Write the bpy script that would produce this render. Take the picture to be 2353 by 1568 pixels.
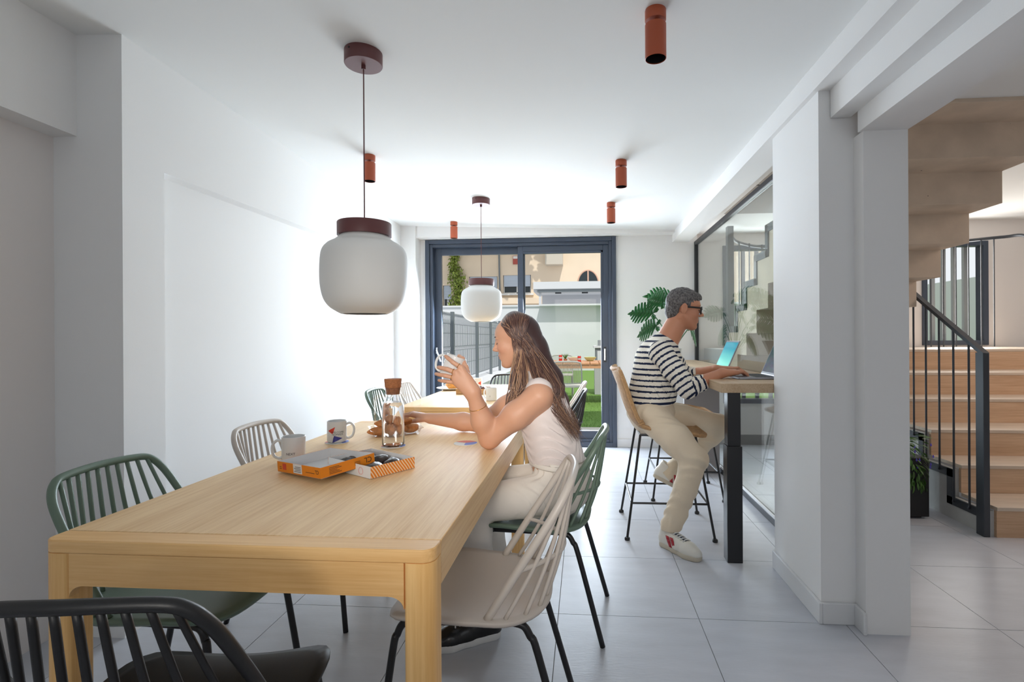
import bpy, bmesh, math, random
import numpy as np
from mathutils import Vector, Matrix
from math import pi, sin, cos, radians as R

for o in list(bpy.data.objects):
    bpy.data.objects.remove(o)
scene = bpy.context.scene
C = scene.collection
random.seed(7)
rng = np.random.default_rng(7)

# ------------------------------------------------------------------ camera
YAW, ROLL, CAM_H = 0.0789, 0.0058, 1.204
cam_data = bpy.data.cameras.new('camera')
cam = bpy.data.objects.new('camera', cam_data)
C.objects.link(cam)
cam_data.sensor_fit = 'HORIZONTAL'
cam_data.sensor_width = 36.0
cam_data.lens = 1189.8 / 2353 * 36.0
cam_data.shift_x = (1176.5 - 1247.6) / 2353
cam_data.shift_y = (776.65 - 784.0) / 2353
cam_data.clip_start = 0.05
cam_data.clip_end = 200
_f = Vector((-sin(YAW), cos(YAW), 0))
_r = Vector((cos(YAW), sin(YAW), 0))
_u = Vector((0, 0, 1))
_cr = _r * cos(ROLL) - _u * sin(ROLL)
_cu = _r * sin(ROLL) + _u * cos(ROLL)
cam.matrix_world = Matrix(((_cr.x, _cu.x, -_f.x, 0), (_cr.y, _cu.y, -_f.y, 0),
                           (_cr.z, _cu.z, -_f.z, CAM_H), (0, 0, 0, 1)))
scene.camera = cam

# ------------------------------------------------------------------ light
world = bpy.data.worlds.new('sky')
scene.world = world
world.use_nodes = True
bg = world.node_tree.nodes['Background']
bg.inputs['Color'].default_value = (0.93, 0.96, 1.0, 1)
bg.inputs['Strength'].default_value = 0.56

sun_d = bpy.data.lights.new('sun', 'SUN')
sun_d.energy = 1.8
sun_d.angle = R(0.6)
sun_d.color = (1.0, 0.95, 0.87)
sun = bpy.data.objects.new('sun', sun_d)
C.objects.link(sun)
sun.rotation_euler = (R(32), R(14), 0)      # from behind the camera, high, from the right

def area_light(name, loc, rot, sx, sy, power, color):
    d = bpy.data.lights.new(name, 'AREA')
    d.shape = 'RECTANGLE'; d.size = sx; d.size_y = sy
    d.energy = power; d.color = color
    o = bpy.data.objects.new(name, d); C.objects.link(o)
    o.location = loc; o.rotation_euler = rot
    return o
# daylight through the patio door and through the stair hall's windows, with an added fill over the stairs
area_light('door_daylight', (-0.7, 6.0, 1.10), (R(-66), 0, 0), 1.8, 1.75, 104, (0.77, 0.875, 1.0))
area_light('stair_fill', (4.0, 3.2, 2.25), (R(8), R(18), 0), 1.4, 1.4, 12, (1.0, 0.79, 0.68))  # added warm fill under the hall ceiling, away from the windows
area_light('hall_window_daylight', (1.9, 5.88, 1.35), (R(-90), 0, 0), 0.6, 1.6, 16, (0.95, 0.97, 1.0))
area_light('landing_window_daylight', (4.0, 5.88, 1.66), (R(-90), 0, 0), 0.55, 1.0, 12, (1.0, 0.97, 0.93))

bfill = area_light('back_fill', (-0.2, -1.15, 1.70), (R(79), 0, R(1)), 1.0, 0.9, 1.8, (1.0, 0.95, 0.88))  # added narrow fill from behind the camera, brightens people and table legs
bfill.data.spread = R(25)

scene.view_settings.view_transform = 'Standard'
scene.view_settings.look = 'None'
scene.view_settings.exposure = 0.78
scene.view_settings.gamma = 1.0
scene.view_settings.use_curve_mapping = False

# ------------------------------------------------------------------ helpers
def lin(r, g, b):
    def c(v):
        v /= 255.0
        return v / 12.92 if v <= 0.04045 else ((v + 0.055) / 1.055) ** 2.4
    return (c(r), c(g), c(b), 1.0)

MATS = {}
def mat(name, col, rough=0.5, metal=0.0, spec=0.5, var=0.0, var_scale=6.0, bump=0.0, bump_scale=60.0,
        stretch=(1, 1, 1), sub=0.0, sheen=0.0, coat=0.0):
    m = bpy.data.materials.new(name); m.use_nodes = True
    nt = m.node_tree; b = nt.nodes['Principled BSDF']
    if len(col) == 3: col = (*col, 1.0)
    b.inputs['Base Color'].default_value = col
    b.inputs['Roughness'].default_value = rough
    b.inputs['Metallic'].default_value = metal
    b.inputs['Specular IOR Level'].default_value = spec
    if sub:
        b.inputs['Subsurface Weight'].default_value = sub
        b.inputs['Subsurface Radius'].default_value = (0.012, 0.005, 0.003)
    if sheen: b.inputs['Sheen Weight'].default_value = sheen
    if coat: b.inputs['Coat Weight'].default_value = coat
    if var or bump:
        tc = nt.nodes.new('ShaderNodeTexCoord'); mp = nt.nodes.new('ShaderNodeMapping')
        mp.inputs['Scale'].default_value = stretch
        nt.links.new(tc.outputs['Object'], mp.inputs['Vector'])
    if var:
        n = nt.nodes.new('ShaderNodeTexNoise'); n.inputs['Scale'].default_value = var_scale
        n.inputs['Detail'].default_value = 6
        nt.links.new(mp.outputs['Vector'], n.inputs['Vector'])
        r = nt.nodes.new('ShaderNodeValToRGB')
        r.color_ramp.elements[0].position = 0.3; r.color_ramp.elements[1].position = 0.7
        r.color_ramp.elements[0].color = tuple(c * (1 - var) for c in col[:3]) + (1,)
        r.color_ramp.elements[1].color = tuple(min(1, c * (1 + var)) for c in col[:3]) + (1,)
        nt.links.new(n.outputs['Fac'], r.inputs['Fac'])
        nt.links.new(r.outputs['Color'], b.inputs['Base Color'])
    if bump:
        n2 = nt.nodes.new('ShaderNodeTexNoise'); n2.inputs['Scale'].default_value = bump_scale
        n2.inputs['Detail'].default_value = 4
        nt.links.new(mp.outputs['Vector'], n2.inputs['Vector'])
        bp = nt.nodes.new('ShaderNodeBump'); bp.inputs['Strength'].default_value = bump
        bp.inputs['Distance'].default_value = 0.01
        nt.links.new(n2.outputs['Fac'], bp.inputs['Height'])
        nt.links.new(bp.outputs['Normal'], b.inputs['Normal'])
    MATS[name] = m
    return m

def wood_mat(name, c1, c2, axis=1, rough=0.42, scale=1.0):
    """oak veneer: fine grain stretched along one object axis plus broad figure"""
    m = bpy.data.materials.new(name); m.use_nodes = True
    nt = m.node_tree; b = nt.nodes['Principled BSDF']
    tc = nt.nodes.new('ShaderNodeTexCoord'); mp = nt.nodes.new('ShaderNodeMapping')
    s = [55.0 * scale] * 3; s[axis] = 1.6 * scale
    mp.inputs['Scale'].default_value = s
    nt.links.new(tc.outputs['Object'], mp.inputs['Vector'])
    n = nt.nodes.new('ShaderNodeTexNoise'); n.inputs['Scale'].default_value = 2.2
    n.inputs['Detail'].default_value = 8; n.inputs['Roughness'].default_value = 0.65
    nt.links.new(mp.outputs['Vector'], n.inputs['Vector'])
    mp2 = nt.nodes.new('ShaderNodeMapping')
    s2 = [5.0 * scale] * 3; s2[axis] = 0.5 * scale
    mp2.inputs['Scale'].default_value = s2
    nt.links.new(tc.outputs['Object'], mp2.inputs['Vector'])
    n2 = nt.nodes.new('ShaderNodeTexNoise'); n2.inputs['Scale'].default_value = 1.5
    n2.inputs['Detail'].default_value = 4; n2.inputs['Distortion'].default_value = 1.2
    nt.links.new(mp2.outputs['Vector'], n2.inputs['Vector'])
    mx = nt.nodes.new('ShaderNodeMath'); mx.operation = 'MULTIPLY_ADD'
    mx.inputs[1].default_value = 0.55
    nt.links.new(n.outputs['Fac'], mx.inputs[0])
    m2 = nt.nodes.new('ShaderNodeMath'); m2.operation = 'MULTIPLY'; m2.inputs[1].default_value = 0.45
    nt.links.new(n2.outputs['Fac'], m2.inputs[0]); nt.links.new(m2.outputs[0], mx.inputs[2])
    r = nt.nodes.new('ShaderNodeValToRGB')
    r.color_ramp.elements[0].position = 0.36; r.color_ramp.elements[1].position = 0.62
    r.color_ramp.elements[0].color = c1; r.color_ramp.elements[1].color = c2
    nt.links.new(mx.outputs[0], r.inputs['Fac'])
    nt.links.new(r.outputs['Color'], b.inputs['Base Color'])
    b.inputs['Roughness'].default_value = rough
    bp = nt.nodes.new('ShaderNodeBump'); bp.inputs['Strength'].default_value = 0.08
    bp.inputs['Distance'].default_value = 0.004
    nt.links.new(n.outputs['Fac'], bp.inputs['Height']); nt.links.new(bp.outputs['Normal'], b.inputs['Normal'])
    MATS[name] = m
    return m

def glass_mat(name, tint=(1, 1, 1), refl=1.0, ior=1.45):
    """thin clear pane: transparent with Fresnel reflection"""
    m = bpy.data.materials.new(name); m.use_nodes = True
    nt = m.node_tree; nt.nodes.clear()
    out = nt.nodes.new('ShaderNodeOutputMaterial'); mix = nt.nodes.new('ShaderNodeMixShader')
    t = nt.nodes.new('ShaderNodeBsdfTransparent'); t.inputs['Color'].default_value = (*tint, 1)
    g = nt.nodes.new('ShaderNodeBsdfGlossy'); g.inputs['Roughness'].default_value = 0.0
    # Schlick reflectance, the same from both sides of the pane
    lw = nt.nodes.new('ShaderNodeLayerWeight'); lw.inputs['Blend'].default_value = 0.5
    pw = nt.nodes.new('ShaderNodeMath'); pw.operation = 'POWER'; pw.inputs[1].default_value = 5.0
    ml = nt.nodes.new('ShaderNodeMath'); ml.operation = 'MULTIPLY_ADD'
    r0 = 0.04 * refl
    ml.inputs[1].default_value = 0.9 * min(1.0, refl); ml.inputs[2].default_value = r0
    nt.links.new(lw.outputs['Facing'], pw.inputs[0]); nt.links.new(pw.outputs[0], ml.inputs[0])
    nt.links.new(ml.outputs[0], mix.inputs[0])
    nt.links.new(t.outputs[0], mix.inputs[1]); nt.links.new(g.outputs[0], mix.inputs[2])
    nt.links.new(mix.outputs[0], out.inputs[0])
    MATS[name] = m
    return m

class MB:
    """collects geometry for one mesh"""
    def __init__(s): s.v = []; s.f = []
    def add(s, vs, fs):
        n = len(s.v); s.v += [tuple(v) for v in vs]; s.f += [tuple(i + n for i in f) for f in fs]; return s
    def box(s, x0, x1, y0, y1, z0, z1):
        return s.add([(x0,y0,z0),(x1,y0,z0),(x1,y1,z0),(x0,y1,z0),(x0,y0,z1),(x1,y0,z1),(x1,y1,z1),(x0,y1,z1)],
                     [(0,3,2,1),(4,5,6,7),(0,1,5,4),(1,2,6,5),(2,3,7,6),(3,0,4,7)])
    def prism(s, poly, z0, z1):
        """poly counter-clockwise in xy; z0/z1 numbers or functions of (x,y)"""
        f0 = z0 if callable(z0) else (lambda x, y: z0); f1 = z1 if callable(z1) else (lambda x, y: z1)
        n = len(poly)
        vs = [(x, y, f0(x, y)) for x, y in poly] + [(x, y, f1(x, y)) for x, y in poly]
        fs = [tuple(range(n - 1, -1, -1)), tuple(range(n, 2 * n))]
        fs += [(i, (i + 1) % n, n + (i + 1) % n, n + i) for i in range(n)]
        return s.add(vs, fs)
    def extrude(s, poly3, d):
        """planar 3-D polygon swept by vector d"""
        n = len(poly3); d = Vector(d)
        vs = [tuple(Vector(p)) for p in poly3] + [tuple(Vector(p) + d) for p in poly3]
        fs = [tuple(range(n - 1, -1, -1)), tuple(range(n, 2 * n))]
        fs += [(i, (i + 1) % n, n + (i + 1) % n, n + i) for i in range(n)]
        return s.add(vs, fs)
    def tube(s, pts, r, n=8, closed=False, caps=True, flat=1.0):
        """round tube along points; r number or list; flat squashes the second cross axis"""
        P = [Vector(p) for p in pts]; m = len(P)
        rr = r if isinstance(r, (list, tuple)) else [r] * m
        T = []
        for i in range(m):
            a = P[(i - 1) % m] if (closed or i > 0) else P[i]
            b = P[(i + 1) % m] if (closed or i < m - 1) else P[i]
            T.append((b - a).normalized())
        t0 = T[0]; ref = Vector((0, 0, 1)) if abs(t0.z) < 0.9 else Vector((1, 0, 0))
        N = (ref - t0 * ref.dot(t0)).normalized()
        vs = []; 
        for i in range(m):
            t = T[i]; N = (N - t * N.dot(t))
            if N.length < 1e-6: N = t.orthogonal()
            N.normalize(); B = t.cross(N)
            for k in range(n):
                a = 2 * pi * k / n
                vs.append(P[i] + (N * cos(a) + B * sin(a) * flat) * rr[i])
        fs = []
        for i in range(m if closed else m - 1):
            j = (i + 1) % m
            for k in range(n):
                fs.append((i*n+k, i*n+(k+1)%n, j*n+(k+1)%n, j*n+k))
        if caps and not closed:
            fs.append(tuple(range(n - 1, -1, -1))); fs.append(tuple((m-1)*n + k for k in range(n)))
        return s.add(vs, fs)
    def lathe(s, prof, n=32, c=(0, 0, 0), closed=False):
        """prof: list of (r,z); r==0 ends become poles"""
        vs = []; rows = []
        for r, z in prof:
            if r < 1e-6:
                rows.append([len(vs)]); vs.append((c[0], c[1], c[2] + z))
            else:
                rows.append(list(range(len(vs), len(vs) + n)))
                vs += [(c[0] + r*cos(2*pi*k/n), c[1] + r*sin(2*pi*k/n), c[2] + z) for k in range(n)]
        fs = []
        pr = list(zip(rows[:-1], rows[1:]))
        if closed: pr.append((rows[-1], rows[0]))
        for a, b in pr:
            for k in range(n):
                k2 = (k + 1) % n
                if len(a) == 1 and len(b) == 1: continue
                if len(a) == 1: fs.append((a[0], b[k2], b[k]))
                elif len(b) == 1: fs.append((a[k], a[k2], b[0]))
                else: fs.append((a[k], a[k2], b[k2], b[k]))
        return s.add(vs, fs)
    def mesh(s, name, smooth=True):
        me = bpy.data.meshes.new(name); me.from_pydata(s.v, [], s.f); me.validate()
        bm = bmesh.new(); bm.from_mesh(me); bmesh.ops.recalc_face_normals(bm, faces=bm.faces)
        bm.to_mesh(me); bm.free()
        if smooth:
            me.polygons.foreach_set('use_smooth', [True] * len(me.polygons))
        return me

def obj(name, me, m=None, parent=None, loc=(0, 0, 0), rz=0.0, bevel=0.0, seg=2, auto=True):
    o = bpy.data.objects.new(name, me); C.objects.link(o)
    if isinstance(m, (list, tuple)):
        if not me.materials:
            for x in m: me.materials.append(x)
    elif m is not None and not me.materials:
        me.materials.append(m)
    o.parent = parent; o.location = loc; o.rotation_euler = (0, 0, rz)
    if bevel:
        bv = o.modifiers.new('edge', 'BEVEL'); bv.width = bevel; bv.segments = seg; bv.limit_method = 'ANGLE'
        bv.angle_limit = R(35); bv.harden_normals = False
    return o

def flat_shade(me):
    me.polygons.foreach_set('use_smooth', [False] * len(me.polygons)); return me

def edge_smooth(me, ang=35):
    """smooth shading with sharp edges above the angle"""
    bm = bmesh.new(); bm.from_mesh(me)
    for e in bm.edges:
        e.smooth = not (len(e.link_faces) == 2 and e.calc_face_angle(0) > R(ang))
    bm.to_mesh(me); bm.free(); return me

def build(name, mb, m, parent=None, bevel=0.0, smooth=None, loc=(0, 0, 0), rz=0.0, seg=2):
    """one mesh object from an MB"""
    me = mb.mesh(name)
    if smooth is False: flat_shade(me)
    else: edge_smooth(me)
    return obj(name, me, m, parent, loc, rz, bevel, seg)

def tag(o, label, cat, group=None):
    o['label'] = label; o['category'] = cat
    if group: o['group'] = group
    return o
def thing(name, label, cat, loc=(0, 0, 0), rz=0.0, group=None):
    o = bpy.data.objects.new(name, None); C.objects.link(o)
    o.empty_display_size = 0.05
    o.location = loc; o.rotation_euler = (0, 0, rz)
    return tag(o, label, cat, group)
def struct(o, label=None):
    o['kind'] = 'structure'
    if label: o['label'] = label
    return o
def sgroup(name, label=None):
    o = bpy.data.objects.new(name, None); C.objects.link(o); o.empty_display_size = 0.05
    return struct(o, label)
def copy_tree(o, parent=None):
    c = o.copy(); C.objects.link(c); c.parent = parent
    for ch in o.children: copy_tree(ch, c)
    return c

def catmull(pts, n=6, closed=False):
    P = [Vector(p) for p in pts]; out = []; m = len(P)
    for i in range(m if closed else m - 1):
        if closed: p0, p1, p2, p3 = P[(i-1) % m], P[i], P[(i+1) % m], P[(i+2) % m]
        else: p0, p1, p2, p3 = P[max(i-1, 0)], P[i], P[i+1], P[min(i+2, m-1)]
        for k in range(n):
            t = k / n
            out.append(0.5 * ((2*p1) + (p2-p0)*t + (2*p0-5*p1+4*p2-p3)*t*t + (3*p1-p0-3*p2+p3)*t**3))
    if not closed: out.append(P[-1])
    return out

def rrect(x0, x1, y0, y1, r, n=5):
    """rounded rectangle, counter-clockwise; r one radius or (ll, lr, ur, ul)"""
    if not isinstance(r, (list, tuple)): r = [r] * 4
    pts = []
    for (cx, cy, a0), q in zip([(x0, y0, pi), (x1, y0, 1.5*pi), (x1, y1, 0), (x0, y1, pi/2)], r):
        sx = 1 if cx == x0 else -1; sy = 1 if cy == y0 else -1
        if q <= 0: pts.append((cx, cy)); continue
        for k in range(n + 1):
            a = a0 + pi/2 * k / n
            pts.append((cx + sx*q + q*cos(a), cy + sy*q + q*sin(a)))
    return pts

def text_mesh(txt, size, align='CENTER', bold=0.0):
    cu = bpy.data.curves.new('t', 'FONT'); cu.body = txt; cu.size = size; cu.align_x = align
    cu.offset = bold
    cu.resolution_u = 3
    o = bpy.data.objects.new('t', cu); C.objects.link(o)
    dg = bpy.context.evaluated_depsgraph_get(); dg.update()
    me = bpy.data.meshes.new_from_object(o.evaluated_get(dg))
    bpy.data.objects.remove(o); bpy.data.curves.remove(cu)
    me.materials.clear()
    return me
def map_mesh(me, fn):
    for v in me.vertices: v.co = fn(v.co)
    me.update(); return me
# ------------------------------------------------------------------ materials
W_WALL = mat('white_wall_paint', (0.88, 0.875, 0.865), 0.85, spec=0.2, bump=0.03, bump_scale=180)
W_CEIL = mat('white_ceiling_paint', (0.88, 0.89, 0.88), 0.9, spec=0.15)
W_TRIM = mat('white_baseboard', (0.76, 0.765, 0.77), 0.45)
TILE = mat('grey_porcelain', (0.56, 0.575, 0.62), 0.36, spec=0.5, var=0.06, var_scale=3.0, bump=0.05, bump_scale=25, stretch=(1, 4, 1))
GROUT = mat('grout', (0.27, 0.265, 0.26), 0.9)
FRAME = mat('anthracite_aluminium', lin(62, 72, 88), 0.42, spec=0.5, metal=0.0)
FRAME_D = mat('black_aluminium', lin(40, 41, 46), 0.4)
GLASS = glass_mat('clear_glass', (0.98, 0.99, 0.99), 0.05)
GLASS_P = glass_mat('partition_glass', (0.93, 0.965, 0.955), 1.6)
OAK = wood_mat('oak_veneer', lin(230, 186, 130), lin(254, 220, 170), axis=1, rough=0.5)
OAK_X = wood_mat('oak_rail', lin(234, 180, 112), lin(254, 208, 144), axis=0)
OAK_Z = wood_mat('oak_leg', lin(236, 182, 110), lin(255, 208, 140), axis=2)
OAK_C = wood_mat('counter_oak', lin(176, 146, 112), lin(208, 182, 150), axis=1)
BLACK = mat('black_powder_coat', (0.010, 0.010, 0.012), 0.38)
BLACKP = mat('black_plastic', (0.012, 0.012, 0.013), 0.42, bump=0.04, bump_scale=400)
GREENP = mat('sage_green_plastic', lin(104, 124, 108), 0.38, bump=0.03, bump_scale=400)
BEIGEP = mat('beige_plastic', lin(208, 198, 188), 0.38, bump=0.03, bump_scale=400)
TERRA = mat('terracotta_lacquer', lin(178, 84, 50), 0.45)
BURG = mat('burgundy_lacquer', lin(104, 60, 60), 0.45)
OPAL = mat('opal_glass', (0.80, 0.80, 0.78), 0.5, spec=0.35, sub=0.0)
CONC = mat('cast_concrete', lin(216, 197, 176), 0.85, spec=0.2, var=0.12, var_scale=5, bump=0.15, bump_scale=30)
CONC_G = mat('grey_concrete', lin(186, 186, 184), 0.85, spec=0.2, var=0.10, var_scale=6, bump=0.12, bump_scale=30)
STEP = wood_mat('wood_look_step_tile', lin(188, 152, 120), lin(216, 184, 152), axis=0, rough=0.5)
TREAD_LIT = mat('lit_tread_tile', lin(206, 190, 172), 0.5, var=0.08, var_scale=4, stretch=(1, 8, 1))  # step tile made paler: light falling on the treads is in the colour
STEEL = mat('dark_grey_steel', lin(66, 70, 76), 0.45, metal=0.3)
WARMW = mat('warm_white_wall', (0.84, 0.80, 0.775), 0.85, spec=0.2)
CHROME = mat('brushed_steel', (0.55, 0.56, 0.58), 0.25, metal=1.0)

def add_pores(m, scale=16.0, size=0.10, dark=0.25):
    """scattered air holes of cast concrete"""
    nt = m.node_tree; b = nt.nodes['Principled BSDF']; src = b.inputs['Base Color'].links[0].from_socket
    tc = nt.nodes.new('ShaderNodeTexCoord'); v = nt.nodes.new('ShaderNodeTexVoronoi'); v.inputs['Scale'].default_value = scale
    n = nt.nodes.new('ShaderNodeTexNoise'); n.inputs['Scale'].default_value = 3.5
    nt.links.new(tc.outputs['Object'], v.inputs['Vector']); nt.links.new(tc.outputs['Object'], n.inputs['Vector'])
    m1 = nt.nodes.new('ShaderNodeMath'); m1.operation = 'MULTIPLY'; m1.inputs[1].default_value = size*2
    nt.links.new(n.outputs['Fac'], m1.inputs[0])
    s_ = nt.nodes.new('ShaderNodeMath'); s_.operation = 'SUBTRACT'; s_.inputs[1].default_value = size*0.75
    nt.links.new(m1.outputs[0], s_.inputs[0])
    lt = nt.nodes.new('ShaderNodeMath'); lt.operation = 'LESS_THAN'
    nt.links.new(v.outputs['Distance'], lt.inputs[0]); nt.links.new(s_.outputs[0], lt.inputs[1])
    mx = nt.nodes.new('ShaderNodeMix'); mx.data_type = 'RGBA'; mx.inputs['B'].default_value = (dark*0.3, dark*0.26, dark*0.22, 1)
    nt.links.new(lt.outputs[0], mx.inputs['Factor']); nt.links.new(src, mx.inputs['A']); nt.links.new(mx.outputs['Result'], b.inputs['Base Color'])
add_pores(CONC); add_pores(CONC_G, 18.0, 0.085)
BARS = mat('pale_grey_bar', lin(176, 180, 184), 0.5)

def zc(x, y=0): return 2.374 - 0.0354 * x

# ------------------------------------------------------------------ floor of 60 cm tiles
T = 0.6
fx0, fy0 = 0.4824, 2.255          # one tile corner
fl = build('floor', MB().box(-2.9, 5.35, -1.3, 5.98, -0.10, -0.004), GROUT, smooth=False)
struct(fl, 'grey porcelain tile floor')
tmb = MB().box(0.0015, T - 0.0015, 0.0015, T - 0.0015, -0.012, 0.0)
tme = flat_shade(tmb.mesh('tile'))
part_tiles = {}
for i in range(-6, 9):
    for j in range(-6, 7):
        x, y = fx0 + i * T, fy0 + j * T
        x1, y1 = min(x + T, 5.3), min(y + T, 5.93)
        if x1 - x < 0.02 or y1 - y < 0.02: continue
        w, d = round(x1 - x, 3), round(y1 - y, 3)
        if (w, d) == (T, T): me = tme
        else:
            if (w, d) not in part_tiles:
                part_tiles[(w, d)] = flat_shade(MB().box(0.0015, w - 0.0015, 0.0015, d - 0.0015, -0.012, 0.0).mesh('tile'))
            me = part_tiles[(w, d)]
        obj('tile', me, TILE, fl, (x, y, 0))

# ------------------------------------------------------------------ ceiling
def slab(poly, z0, z1):
    return MB().prism(poly, z0, z1)
ce = build('ceiling', MB().prism([(-2.6, -1.3), (0.965, -1.3), (0.965, 5.95), (-2.6, 5.95)], zc, 2.62), W_CEIL, smooth=False)
struct(ce, 'plain white ceiling over the dining tables')
hc = build('ceiling_hall', MB().prism([(1.3, -1.3), (5.4, -1.3), (5.4, 2.72), (1.3, 2.72)], 2.33, 2.62)
           .prism([(2.62, 2.72), (5.4, 2.72), (5.4, 5.95), (2.62, 5.95)], 2.45, 2.62)
           .prism([(1.14, 2.8), (1.32, 2.8), (1.32, 5.95), (1.14, 5.95)], 2.36, 2.62)
           .prism([(1.32, 5.0), (2.62, 5.0), (2.62, 5.95), (1.32, 5.95)], 2.36, 2.62), W_CEIL, smooth=False)
struct(hc, 'white ceiling of the stair hall')
uh = build('ceiling_stairwell', MB().prism([(1.1, 2.4), (2.8, 2.4), (2.8, 5.1), (1.1, 5.1)], 3.7, 3.8)
           .box(1.1, 1.3, 2.6, 5.1, 2.63, 3.7).box(1.3, 2.62, 5.0, 5.1, 2.63, 3.7).box(2.64, 2.8, 2.6, 5.1, 2.63, 3.7), W_WALL, smooth=False)
struct(uh, 'upper part of the stairwell')

# ------------------------------------------------------------------ left side: pillar, beams, splayed wall
def xl(y): return -1.86 - 0.041 * (y - 2.1)        # face of pillar and beam
pl = build('pillar_left', MB().prism([(-2.55, 1.95), (xl(1.95), 1.95), (xl(2.17), 2.17), (-2.55, 2.17)], 0, zc), W_WALL, smooth=False)
struct(pl, 'white pillar on the left between two wall bays')
wl = build('wall_left', MB().prism([(-2.6, 2.17), (xl(2.17) - 0.075, 2.17), (xl(5.55) - 0.075, 5.55), (-2.6, 5.55)], 0, lambda x, y: 1.95 + 0.022 * (y - 2.17)), W_WALL, smooth=False)
struct(wl, 'long white wall on the left')
bl = build('beam_left', MB().prism([(-2.6, 2.17), (xl(2.17), 2.17), (xl(5.55), 5.55), (-2.6, 5.55)],
                                    lambda x, y: 1.95 + 0.022 * (y - 2.17), zc), W_WALL, smooth=False)
struct(bl, 'white beam along the top of the left wall')
wn = build('wall_left_near', MB().box(-2.5, -2.154, -1.3, 1.95, 0, 2.035), WARMW, smooth=False)
struct(wn, 'recessed white wall left of the pillar')
bn = build('beam_left_near', MB().prism([(-2.5, -1.3), (-2.05, -1.3), (-2.05, 1.95), (-2.5, 1.95)], 2.035, zc), W_WALL, smooth=False)
struct(bn, 'white beam over the recessed wall left of the pillar')

# ------------------------------------------------------------------ far wall and patio door
YW = 5.73
wf = build('wall_far', MB().box(-2.6, -1.775, YW, 5.93, 0, 2.50).box(0.355, 1.23, YW, 5.93, 0, 2.50)
           .box(-1.775, 0.355, YW, 5.93, 2.31, 2.50), W_WALL, smooth=False)
struct(wf, 'white wall around the patio door')
pf = build('pillar_far', MB().prism([(-2.6, 5.55), (-1.835, 5.55), (-1.835, YW), (-2.6, YW)], 0, zc), W_WALL, smooth=False)
struct(pf, 'narrow white pilaster left of the patio door')
bf = build('beam_far', MB().prism([(-1.835, 5.57), (0.965, 5.57), (0.965, YW), (-1.835, YW)], 2.315, zc)
           .prism([(0.965, 5.57), (1.14, 5.57), (1.14, YW), (0.965, YW)], 2.235, 2.62), W_WALL, smooth=False)
struct(bf, 'white soffit above the patio door')
bb = build('baseboard_far', MB().box(0.357, 1.20, 5.716, YW, 0, 0.09), W_TRIM, bevel=0.003)
struct(bb, 'white baseboard under the far wall')

dr = sgroup('door_1', 'wide anthracite sliding patio door')
X0, X1, ZT = -1.775, 0.355, 2.31
def ring(x0, x1, z0, z1, w, y0, y1, wb=None):
    wb = w if wb is None else wb
    return MB().box(x0, x0 + w, y0, y1, z0, z1).box(x1 - w, x1, y0, y1, z0, z1).box(x0 + w, x1 - w, y0, y1, z1 - w, z1).box(x0 + w, x1 - w, y0, y1, z0, z0 + wb)
build('outer_frame', ring(X0, X1, 0.0, ZT, 0.045, 5.70, 5.90, 0.05), FRAME, dr, 0.003)
build('inner_frame', ring(X0 + 0.045, X1 - 0.045, 0.05, ZT - 0.045, 0.035, 5.725, 5.90, 0.03), FRAME, dr, 0.003)
s1 = build('sliding_sash', ring(X0 + 0.08, -0.66, 0.08, ZT - 0.08, 0.075, 5.81, 5.86, 0.09), FRAME, dr, 0.003)
build('pane', MB().box(X0 + 0.15, -0.73, 5.83, 5.838, 0.165, ZT - 0.15), GLASS, s1, smooth=False)
s2 = build('fixed_sash', ring(-0.735, X1 - 0.08, 0.08, ZT - 0.08, 0.06, 5.755, 5.805, 0.09)
           .box(X1 - 0.165, X1 - 0.14, 5.757, 5.803, 0.17, ZT - 0.14).box(-0.675, X1 - 0.14, 5.757, 5.803, ZT - 0.165, ZT - 0.14), FRAME, dr, 0.003)
build('pane', MB().box(-0.68, X1 - 0.15, 5.777, 5.785, 0.165, ZT - 0.15), GLASS, s2, smooth=False)
h1 = build('handle', MB().box(-1.675, -1.66, 5.765, 5.795, 1.03, 1.10).tube([(-1.668, 5.79, 1.07), (-1.668, 5.755, 1.07), (-1.62, 5.755, 0.94)], 0.009, 8), CHROME, s1, 0.002)
build('handle_recess', MB().box(0.215, 0.245, 5.752, 5.760, 0.93, 1.10), BLACK, s2, 0.002)
build('pull_handle', MB().box(0.222, 0.238, 5.735, 5.752, 0.95, 1.08), CHROME, s2, 0.002)

# ------------------------------------------------------------------ right side: beams, pillars, glass partition
ba = build('beam_right', MB().prism([(0.965, -1.3), (1.05, -1.3), (1.05, 2.26), (1.14, 2.26), (1.14, 5.57), (0.965, 5.57)], 2.235, 2.62), W_WALL, smooth=False)
struct(ba, 'white ceiling beam along the right side')
b2 = build('beam_right_middle', MB().box(1.035, 1.115, -1.3, 2.258, 2.118, 2.236), W_WALL, smooth=False)
struct(b2, 'second lower white step of the right beam')
b3 = build('beam_right_low', MB().box(1.115, 1.30, -1.3, 2.2, 2.032, 2.62), W_WALL, smooth=False)
struct(b3, 'lowest white beam over the opening to the stairs')
pr = build('pillar_right', MB().box(0.988, 1.20, 2.262, 2.79, 0, 2.235), W_WALL, smooth=False)
struct(pr, 'white pillar at the end of the glass partition')
p2 = build('pillar_right_near', MB().box(1.128, 1.30, 2.185, 2.60, 0, 2.032), W_WALL, smooth=False)
struct(p2, 'white column beside the opening to the stairs')
bs = build('baseboard_right', MB().box(0.974, 0.988, 2.246, 2.79, 0, 0.088).box(0.988, 1.128, 2.246, 2.262, 0, 0.088)
           .box(1.114, 1.128, 2.172, 2.246, 0, 0.088), W_TRIM, bevel=0.003)
struct(bs, 'white baseboard around the right pillar')

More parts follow.
